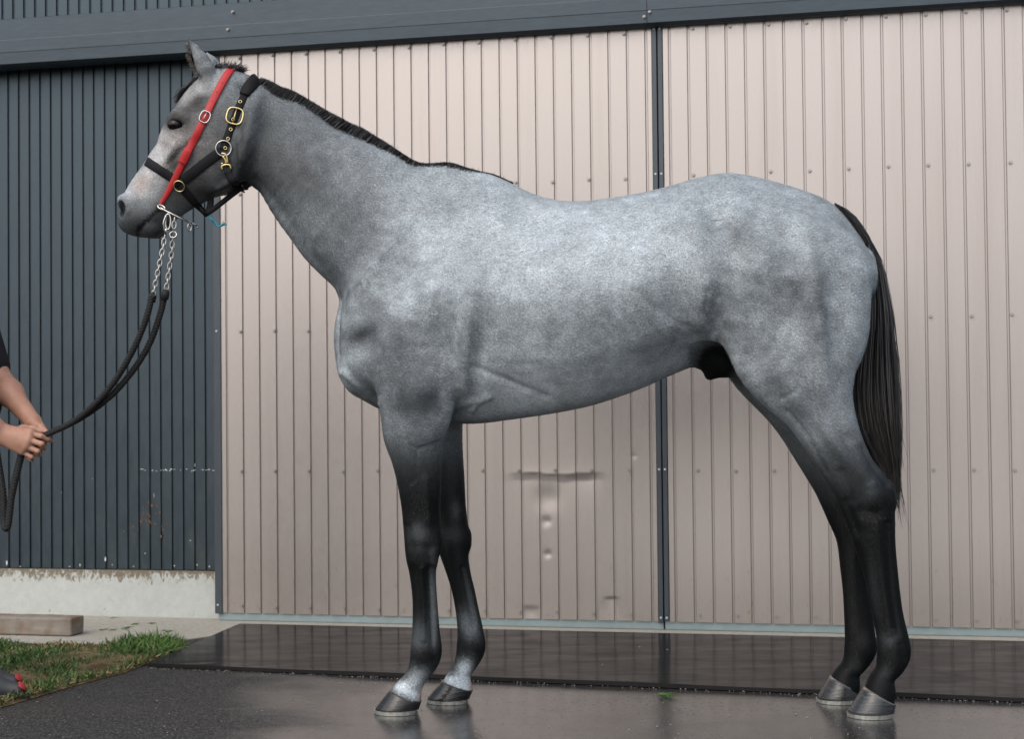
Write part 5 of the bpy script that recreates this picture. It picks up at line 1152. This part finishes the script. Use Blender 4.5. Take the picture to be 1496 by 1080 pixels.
# trunk, neck, head
def ell(fl, c, r, k=.03, ang=0., sub=False): fl.ellipsoid(v3(*c), r, k, ang, sub)
ell(f, (PX, PY, 1.24), (.105, .165, .20), 0); ell(f, (PX, PY, .98), (.10, .155, .16), .06)
f.capsules([v3(PX-.01, PY, 1.36), v3(PX+.01, PY, 1.50)], [.062, .055], .04)
ell(f, (PX+.03, PY, 1.615), (.098, .075, .115), .03); ell(f, (PX+.065, PY, 1.555), (.055, .055, .055), .03)
f.capsules([v3(PX+.115, PY, 1.625), v3(PX+.137, PY, 1.595)], [.012, .017], .015)           # nose
f.capsules([v3(PX+.105, PY-.022, 1.552), v3(PX+.115, PY, 1.553), v3(PX+.105, PY+.022, 1.552)], .010, .01)
for sg in (-1, 1):
    f.ellipsoid(v3(PX+.02, PY+sg*.078, 1.605), (.018, .010, .032), .008)
    f.ellipsoid(v3(PX+.115, PY+sg*.032, 1.632), (.016, .015, .010), .012, 0, True)
# arms
shN, shF = v3(PX-.01, PY-.185, 1.385), v3(PX-.01, PY+.185, 1.385)
elN = A_(-78, 572, 5.06); wrN = A_(2, 633, 5.135); elF = A_(-12, 541, 5.38); wrF = A_(48, 617, 5.235)
f.capsules([shN, elN], [.062, .046], .04); f.capsules([elN, (elN+wrN)/2*1.0, wrN], [.046, .044, .031], .03)
f.capsules([shF, elF], [.062, .046], .04); f.capsules([elF, elF*.55+wrF*.45, wrF], [.046, .040, .027], .03)
# near hand: palm, four fingers, thumb round the rope
kn = [A_(44, 634, 5.128), A_(42, 643, 5.118), A_(38, 652, 5.120), A_(32, 659, 5.128)]
for k_, (q, r) in enumerate(zip(kn, (.0165, .0165, .0155, .014))): f.capsules([wrN+v3(.004, .002, -.004*k_), q], [.023, r], .016)
f.ellipsoid(A_(24, 641, 5.135), (.036, .016, .026), .02, -.25)
fing = [([(44, 634, 5.128), (60, 637.5, 5.124), (70, 642, 5.138), (76, 645, 5.152)], [.0098, .0088, .0080, .0066]),
        ([(42, 643, 5.118), (61, 649, 5.114), (64, 655, 5.138), (54, 655, 5.156)], [.0100, .0090, .0081, .0067]),
        ([(38, 652, 5.120), (55, 659.5, 5.118), (57, 665, 5.140), (47, 663, 5.156)], [.0096, .0086, .0078, .0065]),
        ([(32, 659, 5.128), (46, 668, 5.126), (47, 672, 5.145), (39, 669, 5.156)], [.0086, .0077, .0070, .0060])]
for P, R in fing: f.capsules([A_(*p) for p in P], R, .0028)
f.capsules([A_(14, 634, 5.15), A_(34, 627, 5.172), A_(50, 627, 5.180), A_(60, 631, 5.176)], [.016, .0135, .0110, .0085], .008)
# far hand: behind, closed on the rope
kf = [A_(60, 625, 5.215), A_(62, 631, 5.22), A_(62, 638, 5.225), A_(60, 644, 5.23)]
for q in kf: f.capsules([wrF, q], [.022, .0135], .012)
for i, q in enumerate(kf): 
    f.capsules([q, q+v3(.016, -.022, -.012), q+v3(.004, -.036, -.018), q+v3(-.010, -.032, -.010)], [.0100, .0092, .0084, .0072], .004)
f.capsules([A_(50, 620, 5.215), A_(60, 625, 5.192), A_(68, 632, 5.178)], [.0135, .0110, .0085], .007)
# legs
for sg, dx in ((-1, .015), (1, -.03)):
    f.capsules([v3(PX, PY+sg*.085, .92), v3(PX+dx+.02, PY+sg*.09, .50), v3(PX+dx-.02, PY+sg*.085, .09)], [.082, .056, .042], .04)
V, Q = f.surface(1)
person = empty('person', (PX, PY, 0)); tag(person, 'person in black clothes holding the lead rope with both hands', 'person')
link('body', mesh_np('person_body', V, Q[:, ::1]), msk.m, person); del f
# shirt, trousers, hair from inflated shapes
def cloth(name, build, mat, h=.009, cut=None):
    g = Field(axis_points((-2.08, -1.52, h)), axis_points((4.90, 5.62, h)), axis_points((.02, 1.80, h))); build(g)
    if cut is not None:
        X, Y, Z = g.grids((slice(None),)*3); g.D[...] = np.maximum(g.D, cut(X, Y, Z).astype(np.float32))
    V, Q = g.surface(1); return link(name, mesh_np(name, V, Q), mat, person)
def shirt(g):
    ell(g, (PX, PY, 1.24), (.130, .20, .25), 0); ell(g, (PX+.055, PY, .97), (.132, .19, .17), .06)
    g.capsules([v3(PX-.01, PY, 1.38), v3(PX-.005, PY, 1.45)], [.085, .068], .04)
    for a, b in ((shN, elN), (shF, elF)): g.capsules([a, a*.04+b*.96], [.080, .064], .05)
cloth('shirt', shirt, mbl.m, cut=lambda X, Y, Z: np.maximum(.90-Z, Z-1.455)+0*X+0*Y)
def trousers(g):
    ell(g, (PX, PY, .93), (.112, .175, .13), 0)
    for sg, dx in ((-1, .015), (1, -.03)): g.capsules([v3(PX, PY+sg*.085, .90), v3(PX+dx+.02, PY+sg*.09, .50), v3(PX+dx-.02, PY+sg*.085, .10)], [.100, .076, .066], .04)
cloth('trousers', trousers, mtr.m, cut=lambda X, Y, Z: np.maximum(.075-Z, Z-.98)+0*X+0*Y)
cloth('hair', lambda g: ell(g, (PX+.018, PY, 1.632), (.103, .085, .112), 0), mhr.m, .007, cut=lambda X, Y, Z: np.maximum((X-PX-.085)-(Z-1.66)*.6, 1.60-Z-(PX-X)*.8)+0*Y)
for sg in (-1, 1):
    g = Field(axis_points((PX-.02, PX+.02, .004)), axis_points((0, .02, .01)), axis_points((0, .02, .01)))
me_w = M('eye_white', (.75, .74, .70), .2)
for sg in (-1, 1):
    V, Fs = [], []; c = v3(PX+.108, PY+sg*.032, 1.632)
    for i in range(7):
        for j in range(10):
            a, b = math.pi*i/6, 2*math.pi*j/10; V.append(c+.011*v3(math.sin(a)*math.cos(b), math.sin(a)*math.sin(b), math.cos(a)))
    link('eye', fix_normals(mesh_py('eye', V, [(i*10+j, i*10+(j+1) % 10, (i+1)*10+(j+1) % 10, (i+1)*10+j) for i in range(6) for j in range(10)], True)), me_w.m, person)
# shoes with red toe
toe = ground(40, 1024); 
for sg, tx, ty in ((-1, toe[0], toe[1]+.012), (1, toe[0]-.06, toe[1]+.17)):
    g = Field(axis_points((tx-.31, tx+.03, .006)), axis_points((ty-.075, ty+.075, .006)), axis_points((.0, .16, .006)))
    g.capsules([v3(tx-.036, ty, .030), v3(tx-.11, ty, .040), v3(tx-.24, ty, .044)], [.024, .034, .036], .03); g.capsules([v3(tx-.22, ty, .05), v3(tx-.22, ty, .13)], [.040, .042], .03)
    X, Y, Z = g.grids((slice(None),)*3); g.D[...] = np.maximum(g.D, (.012-Z)+0*X+0*Y).astype(np.float32); V, Q = g.surface(1)
    so = link('shoe', mesh_np('shoe', V, Q), mshu.m, person)
    # sole and red toe guard
    ring = [(tx-.268+.268*.5*(1+math.cos(t))+.004, ty+.047*math.sin(t)*(.86+.14*math.cos(t))) for t in np.linspace(0, 2*math.pi, 33)[:-1]]; n = 32
    V = [(a, b, z) for z in (.001, .020) for a, b in ring]; link('sole', fix_normals(mesh_py('sole', V, [tuple(range(n))[::-1], tuple(range(n, 2*n))]+[(i, (i+1) % n, n+(i+1) % n, n+i) for i in range(n)])), mshu.m, so)
    g = Field(axis_points((tx-.09, tx+.03, .004)), axis_points((ty-.06, ty+.06, .004)), axis_points((.0, .10, .004)))
    g.capsules([v3(tx-.034, ty, .031), v3(tx-.10, ty, .040)], [.0275, .036], .02); X, Y, Z = g.grids((slice(None),)*3)
    g.D[...] = np.maximum(g.D, np.maximum(.014-Z+0*X+0*Y, (tx-.010-X)-(Z-.03)*.9+0*Y)).astype(np.float32); V, Q = g.surface(1)
    link('toe_cap', mesh_np('toe_cap', V, Q), mshr.m, so)
